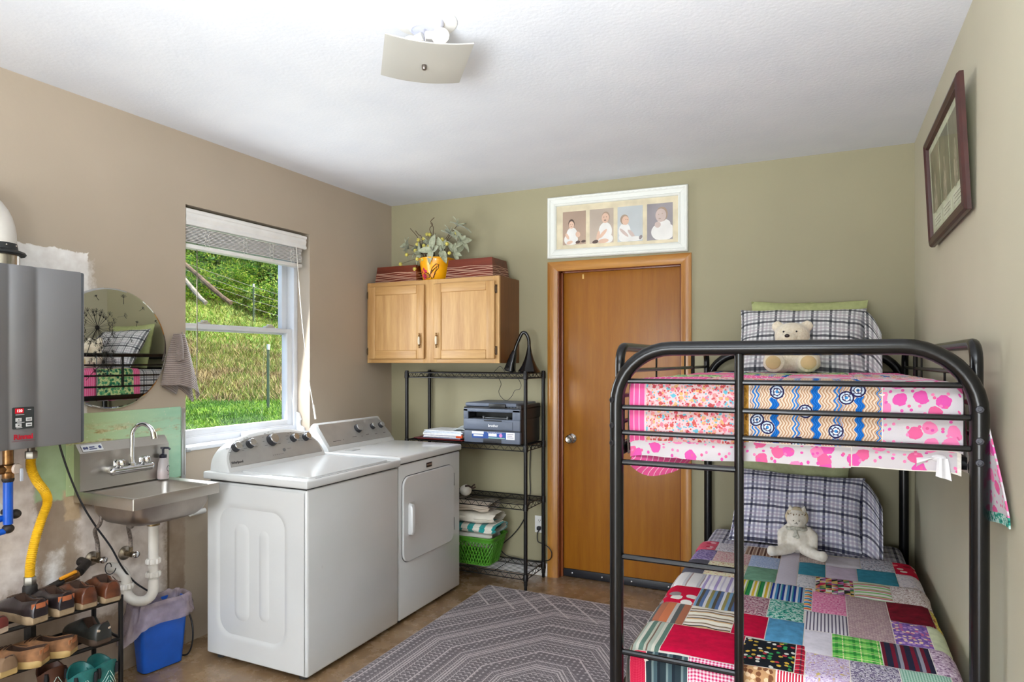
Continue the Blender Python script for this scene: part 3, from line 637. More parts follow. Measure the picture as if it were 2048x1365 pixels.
# ------------------------------------------------------------------ sink
t = NT('stainless', .28, 1); v = t.scale(t.co(), (1, .04, 1)); f = t.noise(90, 3, .6, v); t.set(t.b, 'Roughness', t.step(f, -.8, 2.6)); t.bump(f, .03, .001); M_ss = t.color(t.ramp(t.noise(3, 2), [(.3, (176, 171, 164)), (.7, (198, 193, 186))]))
sk = thing('hand_sink', 'stainless steel wall mounted hand sink with backsplash', 'sink', (.2, -2.15, .72))
SX0, SX1, SY0, SY1, SZ = .004, .405, -2.368, -1.935, .890
cx, cy, hx, hy = (SX0+SX1)/2, (SY0+SY1)/2, (SX1-SX0)/2, (SY1-SY0)/2
R3 = lambda c, h, r, z: [Vector((a, b, z)) for a, b in rrect(c[0], c[1], h[0], h[1], r)]
o_ = (cx, cy); i_ = (.228, cy)
MB().rings([R3(o_, (hx, hy), .004, SZ-.048), R3(o_, (hx, hy), .004, SZ-.002), R3(o_, (hx-.002, hy-.002), .004, SZ+.001), R3(o_, (hx-.008, hy-.008), .004, SZ), R3(i_, (.155, .185), .03, SZ-.004), R3(i_, (.150, .18), .03, SZ-.012), R3(i_, (.143, .172), .035, SZ-.09), R3(i_, (.125, .155), .05, SZ-.128), R3(i_, (.06, .08), .05, SZ-.140), R3(i_, (.03, .03), .028, SZ-.143)], cap0=False).build('basin_top', M_ss, sk, 40)
MB().rings([R3(i_, (.158, .188), .03, SZ-.02), R3(i_, (.156, .186), .045, SZ-.085), R3(i_, (.150, .179), .06, SZ-.110), R3(i_, (.134, .162), .07, SZ-.131), R3(i_, (.105, .132), .07, SZ-.143), R3(i_, (.05, .07), .045, SZ-.152)], cap0=False).build('bowl', mat('bowl_steel', (158, 149, 142), .36, .95, .05), sk, 70)
bsp = [(0, SZ+.0008), (.044, SZ+.0008), (.044, 1.058), (.012, 1.098), (0, 1.098)]
MB().prism([(x, z) for x, z in bsp], lambda a, b, h: (a+.006, SY0+h, b), SY1-SY0).build('backsplash', M_ss, sk, 25)
U_ = Vector((-.032, 0, .04)).normalized(); Nn = Vector((.04, 0, .032)).normalized(); base = Vector((.050, -2.352, 1.060))
st = MB().rings([[base+Vector((0, a, 0))+U_*b+Nn*h for a, b in ((0, .006), (.092, .006), (.092, .04), (0, .04))] for h in (.0003, .0012)]).build('sticker', mat('sticker_white', (226, 228, 234), .5), sk, 0)
mk = MB()
for a, b, w, h in ((.045, .026, .024, .006), (.048, .016, .034, .005)): mk.rings([[base+Vector((0, a+q*w/2, 0))+U_*(b+p*h/2)+Nn*k for q, p in ((-1, -1), (1, -1), (1, 1), (-1, 1))] for k in (.0012, .0015)])
for a, r in ((.011, .006), (.022, .006), (.08, .007)): mk.rings([[base+Vector((0, a+r*cos(q*pi/6), 0))+U_*(.023+r*1.2*sin(q*pi/6))+Nn*k for q in range(12)] for k in (.0012, .0015)])
mk.build('sticker_print', mat('sticker_ink', (70, 80, 130), .6), st, 0)
MB().lathe([(.034, 0), (.034, -.004), (.028, -.008), (.028, -.03), (.025, -.032)], (.2, -2.128, SZ-.15), n=20).build('drain_nut', mat('drain_brass', (120, 100, 70), .35, .9, .2), sk)
fc = thing('faucet', 'chrome gooseneck faucet with two fluted handles on the backsplash', 'faucet', (.05, -2.16, .97))
MB().tube([(.098, -2.252, .968), (.098, -2.07, .968)], .019, 16).ball((.098, -2.252, .968), .0195, 14, 8).ball((.098, -2.07, .968), .0195, 14, 8).tube([(.05, -2.23, .968), (.098, -2.23, .968)], .021, 14).tube([(.05, -2.092, .968), (.098, -2.092, .968)], .021, 14).build('body', M_chrome, fc)
for y in (-2.222, -2.100):
    MB().rings([[Vector((.098+r*(1+.13*cos(8*2*pi*k/40))*cos(2*pi*k/40), y+r*(1+.13*cos(8*2*pi*k/40))*sin(2*pi*k/40), z)) for k in range(40)] for r, z in ((.012, .982), (.014, .99), (.023, .994), (.022, 1.012), (.016, 1.018), (.006, 1.02))]).build('handle', M_chrome, fc)
gn = [(.098, -2.161, .975), (.098, -2.161, 1.12)] + [(.098+.046*(1-cos(a)), -2.161+.02*(1-cos(a)), 1.12+.054*sin(a)) for a in [pi*k/12*.94 for k in range(1, 13)]]
MB().tube(gn, .0098, 14).build('gooseneck', M_chrome, fc)
MB().lathe([(.015, .978), (.016, .984), (.016, .994), (.012, .998)], (.098, -2.161, 0), n=8).build('neck_nut', M_chrome, fc)
e = Vector(gn[-1]); MB().cyl(e+Vector((0, 0, .006)), e+Vector((.006, .002, -.024)), .0122, 14).build('aerator', M_chr, fc)
sb = thing('soap_bottle', 'clear pump soap bottle with pink soap and dark pump on the sink rim', 'soap bottle', (.075, -1.985, SZ))
t = NT('clear_plastic', .12); t.set(t.b, 'Transmission Weight', .55); t.set(t.b, 'IOR', 1.3); M_clr = t.color((232, 226, 228))
MB().lathe([(.001, 0), (.025, .0), (.027, .006), (.026, .04), (.022, .08), (.016, .098), (.014, .104)], (.075, -1.985, SZ+.001), n=24).build('bottle', M_clr, sb)
MB().lathe([(.001, .002), (.024, .003), (.025, .01), (.0245, .038), (.001, .0385)], (.075, -1.985, SZ+.001), n=24).build('soap', mat('pink_soap', (226, 186, 176), .3), sb)
MB().lathe([(.016, .103), (.017, .106), (.017, .118), (.009, .122), (.006, .124), (.006, .146), (.012, .148), (.012, .155), (.002, .156)], (.075, -1.985, SZ), n=18).tube([(.075, -1.985, SZ+.151), (.098, -1.972, SZ+.151), (.104, -1.969, SZ+.143)], .005, 8).build('pump', mat('pump_navy', (34, 36, 52), .35), sb)
MB().tube([(.101, -1.976+.008*cos(a), SZ+.052+.014*sin(a)) for a in [.7+k*.5 for k in range(10)]], .0012, 5).tube([(.101, -1.98, SZ+.02), (.1012, -1.972, SZ+.024)], .001, 4).build('label_print', M_ink, sb)
# drain trap and supplies
tp = thing('drain_trap', 'white plastic P trap drain under the sink', 'drain pipe', (.2, -2.128, .36))
MB().cyl((.2, -2.128, .713), (.2, -2.128, .43), .021, 18).build('tailpiece', M_pvc, tp)
ub = [(.2, -2.128, .46), (.2, -2.128, .415)] + [(.2-.055*(1-cos(a)), -2.128-.028*(1-cos(a)), .415-.058*sin(a)) for a in [pi*k/10 for k in range(1, 11)]] + [(.09, -2.184, .45), (.086, -2.186, .475), (.07, -2.19, .497), (.04, -2.195, .508), (.0, -2.2, .51)]
MB().tube(ub, .0225, 18).build('trap_bend', M_pvc, tp)
for c, ax in (((.2, -2.128, .545), (0, 0, 1)), ((.2, -2.128, .484), (0, 0, 1)), ((.09, -2.184, .43), (0, 0, 1))):
    MB().rings([[Vector(c)+Vector((r*(1+.06*cos(12*2*pi*k/48))*cos(2*pi*k/48), r*(1+.06*cos(12*2*pi*k/48))*sin(2*pi*k/48), z)) for k in range(48)] for r, z in ((.024, -.013), (.031, -.011), (.031, .006), (.027, .012))]).build('slip_nut', M_pvc, tp)
M_br = mat('braided_hose', (132, 122, 116), .4, .6, .25, 120, .3, 400)
for y, z, top, nm in ((-2.285, .572, (.14, -2.325, .80), 'left'), (-2.13, .556, (.16, -2.19, .76), 'right')):
    s = thing('shutoff_valve', 'old chrome shutoff valve on the wall under the sink, %s of the two' % nm, 'valve', (.0, y, z), 'shutoff valves under the sink')
    MB().lathe([(.033, .001), (.031, .006), (.02, .012), (.016, .014)], (0, y, z), (1, 0, 0), 22).build('escutcheon', mat('old_chrome', (150, 142, 132), .3, .9, .25, 30), s)
    MB().tube([(.01, y, z), (.055, y, z)], .014, 12).tube([(.045, y, z-.005), (.045, y, z+.035)], .009, 10).build('valve_body', mat('valve_bronze', (126, 112, 92), .35, .9, .25, 40), s)
    MB().ball((.075, y+.006, z), (.010, .019, .016), 14, 8).build('handle', M_chrome, s)
    MB().tube(cat_rom([(.045, y, z+.03), (.046, y-.004, z+.08), (.07, y-.03, z+.14), (top[0]-.02, top[1], top[2]-.05), top], 8), .0085, 10).build('braided_hose', M_br, s)
o = MB().tube([(.085+.002*k, -2.27+.019*cos(k*pi/8), .535+.024*sin(k*pi/8)) for k in range(17)], .0022, 6).build('wire_loop', M_blk); tag(o, 'thin black wire loop hanging at the left shutoff valve', 'wire')
tag(MB().tube([(.02, -1.79, .672), (.02, -1.70, .672)], .014, 12).build('pipe_stub', M_white), 'short white pipe stub on the wall behind the washer', 'pipe')
# ================================================================== MIRROR, TOWEL, SHOES, BIN
M_mir = mat('mirror_glass', (222, 224, 220), .015, 1, 0)
mr = thing('round_mirror', 'round frameless wall mirror with dark dandelion decals beside the water heater', 'mirror', (.01, -2.205, 1.525))
MB().lathe([(.276, 0), (.28, .003), (.28, .014), (.277, .017), (.272, .0175)], (.003, -2.205, 1.525), (1, 0, 0), 96).build('glass', M_mir, mr, 0)
M_dec = mat('decal_black', (24, 22, 20), .6)
rnd = random.Random(4)
def decal(fn, nm): m = MB(); fn(m); m.build(nm, M_dec, mr, 0)
XD = .0212
def pt(y, z): return (XD, y, z)
def dandelion(cy, cz, R, sy, sz, n):
    def fn(m):
        m.tube([pt(cy, cz), pt((cy+sy)/2-.004, (cz+sz)/2), pt(sy, sz)], .0022, 4, flat=.3)
        m.ball(pt(cy, cz), (.0006, R*.12, R*.12), 8, 5)
        for k in range(n):
            a = 2*pi*k/n+rnd.uniform(-.1, .1); r = R*rnd.choice((.62, .8, .95)); ey, ez = cy+cos(a)*r, cz+sin(a)*r
            m.tube([pt(cy, cz), pt(ey, ez)], .0008, 4, flat=.4)
            for q in range(-3, 4):
                b = a+q*.38; l = R*.22*(1-.08*abs(q)); m.tube([pt(ey, ez), pt(ey+cos(b)*l*.6, ez+sin(b)*l*.6), pt(ey+cos(b+q*.1)*l, ez+sin(b+q*.1)*l)], [.0008, .0009, .0016], 4, flat=.3)
    return fn
def seed(hy, hz, ty, tz, s=.016):
    def fn(m):
        a0 = math.atan2(hz-tz, hy-ty); m.tube([pt(hy, hz), pt(ty, tz)], [.0009, .0016], 4, flat=.4)
        for q in range(-2, 3):
            b = a0+q*.5; m.tube([pt(hy, hz), pt(hy+cos(b)*s*.6, hz+sin(b)*s*.6), pt(hy+cos(b)*s, hz+sin(b)*s)], [.0008, .0012, .0022], 4, flat=.3)
    return fn
decal(dandelion(-2.273, 1.618, .086, -2.324, 1.486, 36), 'dandelion_decal')
decal(dandelion(-2.245, 1.462, .064, -2.324, 1.379, 28), 'dandelion_decal')
for q in ((-2.278, 1.757, -2.266, 1.742, .009), (-2.149, 1.763, -2.149, 1.733), (-2.054, 1.718, -2.071, 1.706, .011), (-2.146, 1.678, -2.178, 1.670, .015), (-2.082, 1.648, -2.086, 1.631, .010), (-1.983, 1.66, -1.977, 1.652, .008), (-2.112, 1.557, -2.138, 1.544, .013)): decal(seed(*q), 'seed_decal')
# towel on its hook
t = NT('terry_taupe', .95); u = t.sep(t.co('UV')); rib = t.math('SINE', t.math('MULTIPLY', u[1], 170)); f = t.noise(180, 2)
t.color(t.mix(t.step(rib, -.4, .9), t.ramp(f, [(.3, (118, 104, 98)), (.7, (136, 122, 116))]), (164, 148, 142))); t.bump(t.math('ADD', rib, t.math('MULTIPLY', f, .8)), .6, .004); t.set(t.b, 'Sheen Weight', .3); M_tow = t.m
tw_ = thing('hand_towel', 'taupe ribbed hand towel hanging on a hook left of the window', 'towel', (.03, -1.85, 1.6))
def tf(u, v):
    a = pi*(.02+.96*u); w = .055+.145*v**.8; yc = -1.852+.006*v-.012*v*(1-u); bot = interp(u, [(0, 1.345), (.35, 1.345), (.6, 1.322), (1, 1.262)])
    return (.012+(.03+.055*v)*sin(a)+.004*sin(u*22+v*3)*v, yc-w/2*cos(a), 1.605-(1.605-bot)*v)
MB().grid(tf, 28, 34).build('front_fold', M_tow, tw_, 80, recalc=False)
def tb(u, v):
    w = .05+.135*v; bot = interp(u, [(0, 1.335), (.42, 1.292), (.5, 1.325), (.56, 1.318), (.92, 1.248), (1, 1.262)])
    return (.012+.014*abs(sin(u*pi*2)), -1.852-w/2+w*u, 1.60-(1.60-bot)*v)
MB().grid(tb, 20, 12).build('back_fold', M_tow, tw_, 80, recalc=False)
MB().grid(lambda u, v: (.052+.012*sin(pi*u)+.022*v, -1.908+.044*u+.006*sin(v*3)-.006*v, 1.602-.125*v-.012*(1-u)*v), 8, 12).solid(.006).build('turned_flap', M_tow, tw_, 60)
MB().tube([(.002, -1.848, 1.585), (.03, -1.848, 1.583), (.04, -1.848, 1.60), (.038, -1.848, 1.612)], .004, 8).lathe([(.012, 0), (.01, .004)], (.001, -1.848, 1.585), (1, 0, 0), 14).build('hook', M_chrome, tw_)

# shoe rack
RA = radians(10); RM = Matrix.Translation((.352, -2.386, 0)) @ Matrix.Rotation(-RA, 4, 'Z')      # local: +y along the wall, -x towards it
M_rk = mat('rack_black', (24, 23, 24), .35, .3)
rk = thing('shoe_rack', 'black metal two tier shoe rack full of shoes by the sink', 'shoe rack', RM @ Vector((-.12, -.4, 0)))
def rp(x, y, z): return RM @ Vector((x, y, z))
RL = -.86
for x, y in ((0, 0), (-.25, 0), (0, RL), (-.25, RL)): MB().tube([rp(x, y, 0), rp(x, y, .492)], .0095, 10).lathe([(.011, 0), (.011, .02)], rp(x, y, 0), n=10).build('upright', M_rk, rk)
for z in (.474, .312):
    for x in (0, -.085, -.17, -.25): MB().tube([rp(x, .0, z), rp(x, RL, z)], .0085 if x == 0 else .006, 8).build('rail', M_rk, rk)
    for y in (0, RL): MB().tube([rp(0, y, z), rp(-.25, y, z)], .006, 8).build('cross_bar', M_rk, rk)
def shoe(name, label, m_up, m_sole, m_in, m_acc=None, L=.27, Wd=.092, H=.075, sh=.026, open_t=.45, low=False, group=None, sole_top=None):
    r = thing(name, label, 'shoe', (0, 0, 0), group)
    wp_ = lambda t: Wd/2*interp(t, [(0, .52), (.04, .72), (.12, .82), (.35, .80), (.62, 1.0), (.8, .97), (.92, .74), (.98, .42), (1, .2)])
    hp_ = lambda t: interp(t, [(0, H*.93), (.06, H), (.3, H*(.62 if low else .84)), (.42, H*.95), (.6, H*.80), (.8, H*.58), (.95, H*.42), (1, H*.2)])
    T = [0, .02, .06, .12, .2, .28, .36, .42, .46, .52, .6, .7, .8, .88, .94, .98, 1]
    bm = MB(); rows = []
    for t_ in T:
        w, h = wp_(t_), hp_(t_); op = .03 < t_ < open_t; z0 = sh*.8; inner = sh+.008 if op else h*1.0; x = L*t_
        lean = -.006*(1 if t_ < .05 else 0)
        pr = [(-w, z0), (-w*1.04, z0+(h-z0)*.3), (-w*.95, z0+(h-z0)*.65), (-w*.74, h*.96), (-w*.62, h if op else h*1.02), (-w*.5, h*.97 if op else h*1.06), (-w*.42, inner if op else h*1.08), (0, inner if op else h*1.12)]
        rows.append([Vector((x+lean, a, b)) for a, b in pr+[(-a, b) for a, b in pr[:-1]][::-1]])
    V = [[bm.bm.verts.new(p) for p in q] for q in rows]; n = len(V[0])
    for i in range(len(V)-1):
        for j in range(n-1):
            f = bm.bm.faces.new((V[i][j], V[i][j+1], V[i+1][j+1], V[i+1][j])); f.material_index = 1 if (5 <= j <= n-7 and T[i+1] < open_t+.02) else 0
    bm.bm.faces.new(V[0]); bm.bm.faces.new(V[-1][::-1])
    bm.build('upper', [m_up, m_in], r, 50)
    ol = [(L*t_*1.03-.004, wp_(t_)*1.07) for t_ in T]; poly = ol+[(x, -y) for x, y in ol[::-1]]
    MB().rings([[Vector((x*k+(1-k)*L/2, y*k, z)) for x, y in poly] for z, k in ((0, .97), (.004, 1), (sh-.003, 1), (sh, .98))]).build('sole', m_sole, r, 40)
    if m_acc:
        MB().rings([[Vector((-.0088+.03*a*a, a*Wd*.62, z)) for a in (-.5, -.25, 0, .25, .5)]+[Vector((-.0058+.03*a*a, a*Wd*.62, z)) for a in (.5, .25, 0, -.25, -.5)] for z in (H*.68, H*.9)]).build('heel_tab', m_acc, r, 40)
    lm = MB()
    for k in range(3): t_ = .48+.06*k; lm.tube([Vector((L*t_, wp_(t_)*.55*cos(a), hp_(t_)*1.09+.004*sin(a))) for a in [pi*q/6 for q in range(7)]], .002, 5)
    if not low: lm.tube([Vector((L*.06, -Wd*.40, H*.86)), Vector((L*.25, -Wd*.43, H*.74)), Vector((L*.42, -Wd*.40, H*.86))], .0018, 5); lm.build('lace', mat('lace_dark', (70, 50, 38), .7), r)
    else: lm.bm.free()
    return r
M_lo = mat('leather_brown', (92, 50, 30), .34, var=.18, sc=30, bump=.15); M_nv = mat('leather_navy', (38, 31, 33), .28, var=.2, sc=30, bump=.1); M_cr = mat('crepe_sole', (140, 120, 94), .75, var=.1, sc=30, bump=.3)
M_in = mat('shoe_lining', (62, 40, 28), .8, var=.2); M_tag = mat('tan_tag', (164, 92, 56), .5); M_tan = mat('suede_tan', (132, 92, 60), .85, var=.15, sc=30, bump=.2); M_ys = mat('gum_sole', (170, 142, 90), .6, var=.1)
M_clog = mat('clog_black', (38, 40, 38), .4, var=.2); M_or = mat('cork_orange', (160, 98, 58), .6); M_ws = mat('white_sole', (186, 166, 146), .6)
def place(r, s, z, off=.02, yaw=0, pitch=0, roll=0):
    r.matrix_basis = RM @ Matrix.Translation((off, s, z)) @ Matrix.Rotation(pi+radians(yaw), 4, 'Z') @ Matrix.Rotation(radians(pitch), 4, 'Y') @ Matrix.Rotation(radians(roll), 4, 'X')
ZT, ZL = .482, .320
sh1 = shoe('loafer', 'brown leather loafer on the upper rack tier, right one of its pair', M_lo, M_cr, M_in, None, L=.27, H=.082, group='brown loafers'); place(sh1, -.045, ZT, .028, -6)
sh2 = dup(sh1, None, 'brown leather loafer on the upper rack tier, left one of its pair'); place(sh2, -.128, ZT, .022, 2)
sh3 = shoe('boat_shoe', 'dark shoe with tan heel tag on upper rack tier, right one of pair', M_nv, M_cr, M_in, M_tag, L=.28, H=.086, sh=.032, group='dark shoes with tan tags'); place(sh3, -.212, ZT, .03, 4)
sh4 = dup(sh3, None, 'dark shoe with tan heel tag on upper rack tier, left one of pair'); place(sh4, -.302, ZT, .036, 10)
sh5 = shoe('slip_on_shoe', 'dark shoe with pale sole edge at the left end of the upper rack tier', mat('red_cloth', (110, 44, 38), .8), M_ws, M_in, None, L=.26, H=.06, sh=.028, low=True); place(sh5, -.425, ZT, .04, 24, 0, 0)
sh6 = shoe('clog', 'black studded clog at the right end of the lower rack tier', M_clog, mat('clog_sole', (60, 44, 32), .7), M_in, None, L=.25, Wd=.098, H=.085, low=True); place(sh6, -.075, ZL, .02, 6)
for k in (-.02, .02): MB().ball((-.003, k, .06), (.004, .008, .008), 10, 6).build('stud', M_ws, sh6)
sh7 = shoe('slipper', 'tan suede slipper with gum sole on the lower rack tier, right one of its pair', M_tan, M_ys, M_in, M_or, L=.27, H=.07, group='tan slippers'); place(sh7, -.185, ZL, .02, 42)
sh8 = dup(sh7, None, 'tan suede slipper with gum sole on the lower rack tier, left one of its pair'); place(sh8, -.285, ZL, .03, 42)
sh9 = shoe('canvas_shoe', 'tan canvas shoe near the left end of the lower rack tier', mat('canvas_tan', (126, 100, 76), .9, var=.1), M_ys, M_in, None, L=.26, H=.07, sh=.03, low=True); place(sh9, -.40, ZL, .035, 8)
sh10 = shoe('orange_shoe', 'orange shoe at the far left end of the lower rack tier', M_or, M_ys, M_in, None, L=.26, H=.07, sh=.03, low=True); place(sh10, -.50, ZL, .035, 6)
sh11 = shoe('black_shoe', 'black shoe on the floor under the rack', M_clog, M_blk, M_in, None, L=.26, H=.085, low=True); place(sh11, -.22, .001, .06, 12)
def boot(label, m_sh, m_ft, group=None):
    r = thing('cowboy_boot', label, 'boot', (0, 0, 0), group); N = 24
    def ring(z, rx, ry, x0, dip=0): return [Vector((x0+rx*cos(a), ry*sin(a), z-dip*(abs(sin(a))**3)+dip*.5*abs(cos(a)))) for a in [2*pi*k/N for k in range(N)]]
    MB().rings([ring(.07, .045, .034, .05), ring(.12, .046, .038, .048), ring(.18, .052, .046, .05), ring(.235, .058, .052, .052, .025), ring(.234, .053, .047, .052, .025), ring(.15, .044, .036, .05), ring(.10, .03, .03, .05)], cap0=True).build('shaft', m_sh, r, 60)
    st = MB()
    for sgn in (-1, 1):
        for q in range(3): st.tube([Vector((.052-(.0545+.002)*cos(a), sgn*(.0465+.001)*sin(a), .21-.02*q-.09*abs(sin(a)))) for a in [.05+k*.14 for k in range(10)]], .0012, 4)
    st.build('stitching', mat('stitch_pale', (196, 222, 214), .6), r)
    for sgn in (-1, 1): MB().tube([Vector((.052-.052*cos(.55), sgn*(.034), .205+q)) for q in (-.02, 0, .02)], [.007, .009, .007], 8).build('pull_hole', M_blk, r)
    bm = MB(); bm.rings([[Vector((x, w*cos(a), .018+max(0, sin(a))*h)) for a in [2*pi*k/16 for k in range(16)]] for x, w, h in ((-.004, .02, .05), (.01, .03, .07), (.06, .034, .085), (.11, .036, .06), (.17, .04, .046), (.21, .032, .036), (.24, .012, .02))]); bm.build('foot', m_ft, r, 60)
    MB().box(-.006, .05, -.026, .026, 0, .022, .004).box(.09, .22, -.034, .034, .006, .018, .004).build('heel', M_in, r); return r
M_teal = mat('leather_teal', (34, 100, 98), .35, var=.22, sc=20, bump=.12)
b1 = boot('teal cowboy boot on the floor under the shoe rack, right one of pair', M_teal, M_lo, 'teal cowboy boots'); place(b1, -.055, 0, .02, 6)
b2 = dup(b1, None, 'teal cowboy boot on the floor under the shoe rack, left one of pair'); place(b2, -.145, 0, .04, -4)
b3 = boot('brown boot on the floor behind the teal boots', mat('boot_brown', (84, 50, 36), .5), M_lo); place(b3, -.2, 0, -.09, 0)

# waste basket
BM = Matrix.Translation((.112, -2.03, 0)) @ Matrix.Rotation(-radians(9), 4, 'Z')     # local x faces the room, y along the face
bn = thing('waste_basket', 'blue plastic waste basket with clear grey bag under the sink', 'waste basket', (.112, -2.03, 0))
def BR(hx, hy, r, z): return [BM @ Vector((a, b, z)) for a, b in rrect(0, 0, hx, hy, r)]
M_bb = mat('bin_blue', (24, 84, 182), .38, var=.05)
MB().rings([BR(.036, .088, .02, .003), BR(.040, .094, .02, .006), BR(.056, .116, .022, .30), BR(.061, .121, .022, .304), BR(.061, .121, .022, .312), BR(.052, .112, .02, .312), BR(.034, .086, .02, .02)]).build('bin', M_bb, bn, 40)
t = NT('bag_plastic', .25); tr = t.n('ShaderNodeBsdfTransparent'); mx = t.n('ShaderNodeMixShader'); mx.inputs[0].default_value = .62
t.color(t.ramp(t.noise(12, 4), [(.3, (142, 126, 132)), (.7, (190, 174, 182))])); t.bump(t.noise(26, 5, .7), .6, .012)
out = [n for n in t.t.nodes if n.type == 'OUTPUT_MATERIAL'][0]; t.put(mx.inputs[1], tr.outputs[0]); t.put(mx.inputs[2], t.b.outputs[0]); t.put(out.inputs[0], mx.outputs[0])
def bag(u, v):                                                # inside up, over the rim, down outside
    a = 2*pi*u; ca, sa = cos(a), sin(a); q = 4
    ex = math.copysign(abs(ca)**(2/q), ca); ey = math.copysign(abs(sa)**(2/q), sa)
    w = N3(ca*2.2, sa*2.2, v*3)*.5+N3(ca*5, sa*5, v*6)*.5
    if v < .35: s = v/.35; hx, hy, z = .033+.019*s, .088+.026*s, .06+.262*s
    elif v < .5: s = (v-.35)/.15; hx, hy, z = .052+.020*s, .114+.022*s, .322+.012*sin(pi*s)
    else:
        s = (v-.5)/.5; drop = .085+.09*max(0, cos(a+1.9))+.03*w; hx, hy, z = .072+.012*s, .136+.014*s+.03*s*max(0, -sa), .322-drop*s
    return BM @ Vector((ex*(hx+.014*w*(v > .3)), ey*(hy+.016*w*(v > .3)), z+.012*w))
MB().grid(bag, 96, 40).build('bag', t.m, bn, 80, recalc=False)
# ================================================================== WALL CABINET, BOXES, PLANT
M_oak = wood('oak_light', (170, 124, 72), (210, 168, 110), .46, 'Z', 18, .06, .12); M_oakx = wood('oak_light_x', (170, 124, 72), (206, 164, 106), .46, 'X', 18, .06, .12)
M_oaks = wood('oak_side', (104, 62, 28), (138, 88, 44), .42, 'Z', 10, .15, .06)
cb_ = thing('wall_cabinet', 'oak two door wall cabinet above the wire shelves', 'cabinet', (.545, -.16, 1.45))
CX0, CX1, CZ0, CZ1, CY = .012, 1.076, 1.452, 2.026, -.31
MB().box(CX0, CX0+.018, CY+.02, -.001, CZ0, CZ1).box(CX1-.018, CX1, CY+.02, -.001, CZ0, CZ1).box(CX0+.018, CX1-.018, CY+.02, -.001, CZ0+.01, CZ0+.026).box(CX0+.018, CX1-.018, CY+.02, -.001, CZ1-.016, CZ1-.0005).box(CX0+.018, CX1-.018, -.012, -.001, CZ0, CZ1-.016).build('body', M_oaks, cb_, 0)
for a in ((CX0, CX0+.035, CZ0, CZ1), (CX1-.05, CX1, CZ0, CZ1), (.485, .60, CZ0, CZ1)): MB().box(a[0], a[1], CY, CY+.02, a[2], a[3], .0015).build('frame_stile', M_oak, cb_)
for z0, z1 in ((CZ1-.045, CZ1-.0003), (CZ0+.0003, CZ0+.035)): MB().box(CX0+.03, CX1-.045, CY+.0005, CY+.02, z0, z1, .0015).build('frame_rail', M_oakx, cb_)
M_br2 = mat('antique_brass', (150, 116, 70), .3, .9, .2, 60); M_bone = mat('handle_bone', (214, 200, 176), .35)
for x0, x1, hg in ((.030, .505, 0), (.580, 1.048, 1)):
    z0, z1 = CZ0+.028, CZ1-.032; w = .062; y0, y1 = CY-.019, CY-.0005
    d = MB().box(x0+w-.006, x1-w+.006, y0+.008, y1, z0+w-.006, z1-w+.006).build('door', M_oak, cb_)
    for a in (x0, x1-w): MB().box(a, a+w, y0, y1, z0, z1, .006, 3).build('stile', M_oak, d)
    for a in (z0, z1-w): MB().box(x0+w-.001, x1-w+.001, y0, y1, a, a+w, .006, 3).build('rail', M_oakx, d)
    hx = x1-.030 if not hg else x0+.032; hz = CZ0+.155
    h = MB().lathe([(.003, -.052), (.006, -.046), (.004, -.038), (.008, -.032), (.006, -.026)], (hx, y0-.012, hz), n=12).lathe([(.006, .026), (.008, .032), (.004, .038), (.006, .046), (.003, .052)], (hx, y0-.012, hz), n=12).cyl((hx, y0, hz-.03), (hx, y0-.012, hz-.03), .004).cyl((hx, y0, hz+.03), (hx, y0-.012, hz+.03), .004).build('handle', M_br2, d)
    MB().lathe([(.006, -.027), (.0085, -.012), (.009, 0), (.0085, .012), (.006, .027)], (hx, y0-.014, hz), n=14).build('grip', M_bone, d)
    ex = x1+.006 if hg else x0-.008
    for z in (z0+.055, z1-.055):
        MB().box(ex-.008, ex+.008, CY-.004, CY, z-.028, z+.028, .002).cyl((ex-.004, CY-.007, z-.02), (ex-.004, CY-.007, z+.02), .005).build('hinge', mat('hinge_bronze', (84, 66, 48), .4, .8), cb_)
t = NT('box_mahogany', .35); v = t.scale(t.co(), (.12, 1, 1)); f = t.noise(14, 4, .6, v); t.set(t.b, 'Coat Weight', .2)
M_mah = t.color(t.ramp(f, [(.3, (74, 24, 12)), (.7, (116, 46, 24))]))
M_rope = mat('box_groove', (214, 178, 156), .5)
def woven_box(label, x0, x1, y0, y1, z, h, dxt, dyt, grp):
    r = thing('wooden_box', label, 'box', ((x0+x1)/2, (y0+y1)/2, z), grp)
    B = [(x0, y0), (x1, y0), (x1, y1), (x0, y1)]; T = [(x0+dxt, y0+dyt), (x1-dxt, y0+dyt), (x1-dxt, y1-dyt), (x0+dxt, y1-dyt)]
    L = lambda s: [Vector((a+(c-a)*s, b+(d-b)*s, z+h*s)) for (a, b), (c, d) in zip(B, T)]
    MB().rings([L(.0), L(1.0)]).build('box_body', M_mah, r, 0)
    for k in range(6):
        s0 = .06+k*.105; P = []
        for i in range(4):
            for q in range(10):
                s = s0+.026*sin(q*.9+k*1.9+i); a, b = L(s)[i], L(s)[(i+1) % 4]; P.append(a.lerp(b, q/10))
        cen = Vector(((x0+x1)/2, (y0+y1)/2, 0))
        MB().tube(P, .0017, 4, closed=True).build('carved_line', M_rope, r)
    return r
woven_box('small dark red wooden box with carved wavy lines, left of the flower pot', .05, .405, -.27, -.085, CZ1, .118, .012, .012, 'carved boxes on the cabinet')
woven_box('large dark red wooden box with carved wavy lines, right of the flower pot', .655, 1.02, -.29, -.04, CZ1, .13, .016, .016, 'carved boxes on the cabinet')
fp = thing('potted_plant', 'yellow pot with butterfly print holding silvery leaf stems and yellow buds', 'potted plant', (.51, -.17, CZ1))
PZ = CZ1; pc = (.51, -.17, PZ)
M_yel = mat('pot_yellow', (246, 168, 12), .3, var=.06, coat=.3)
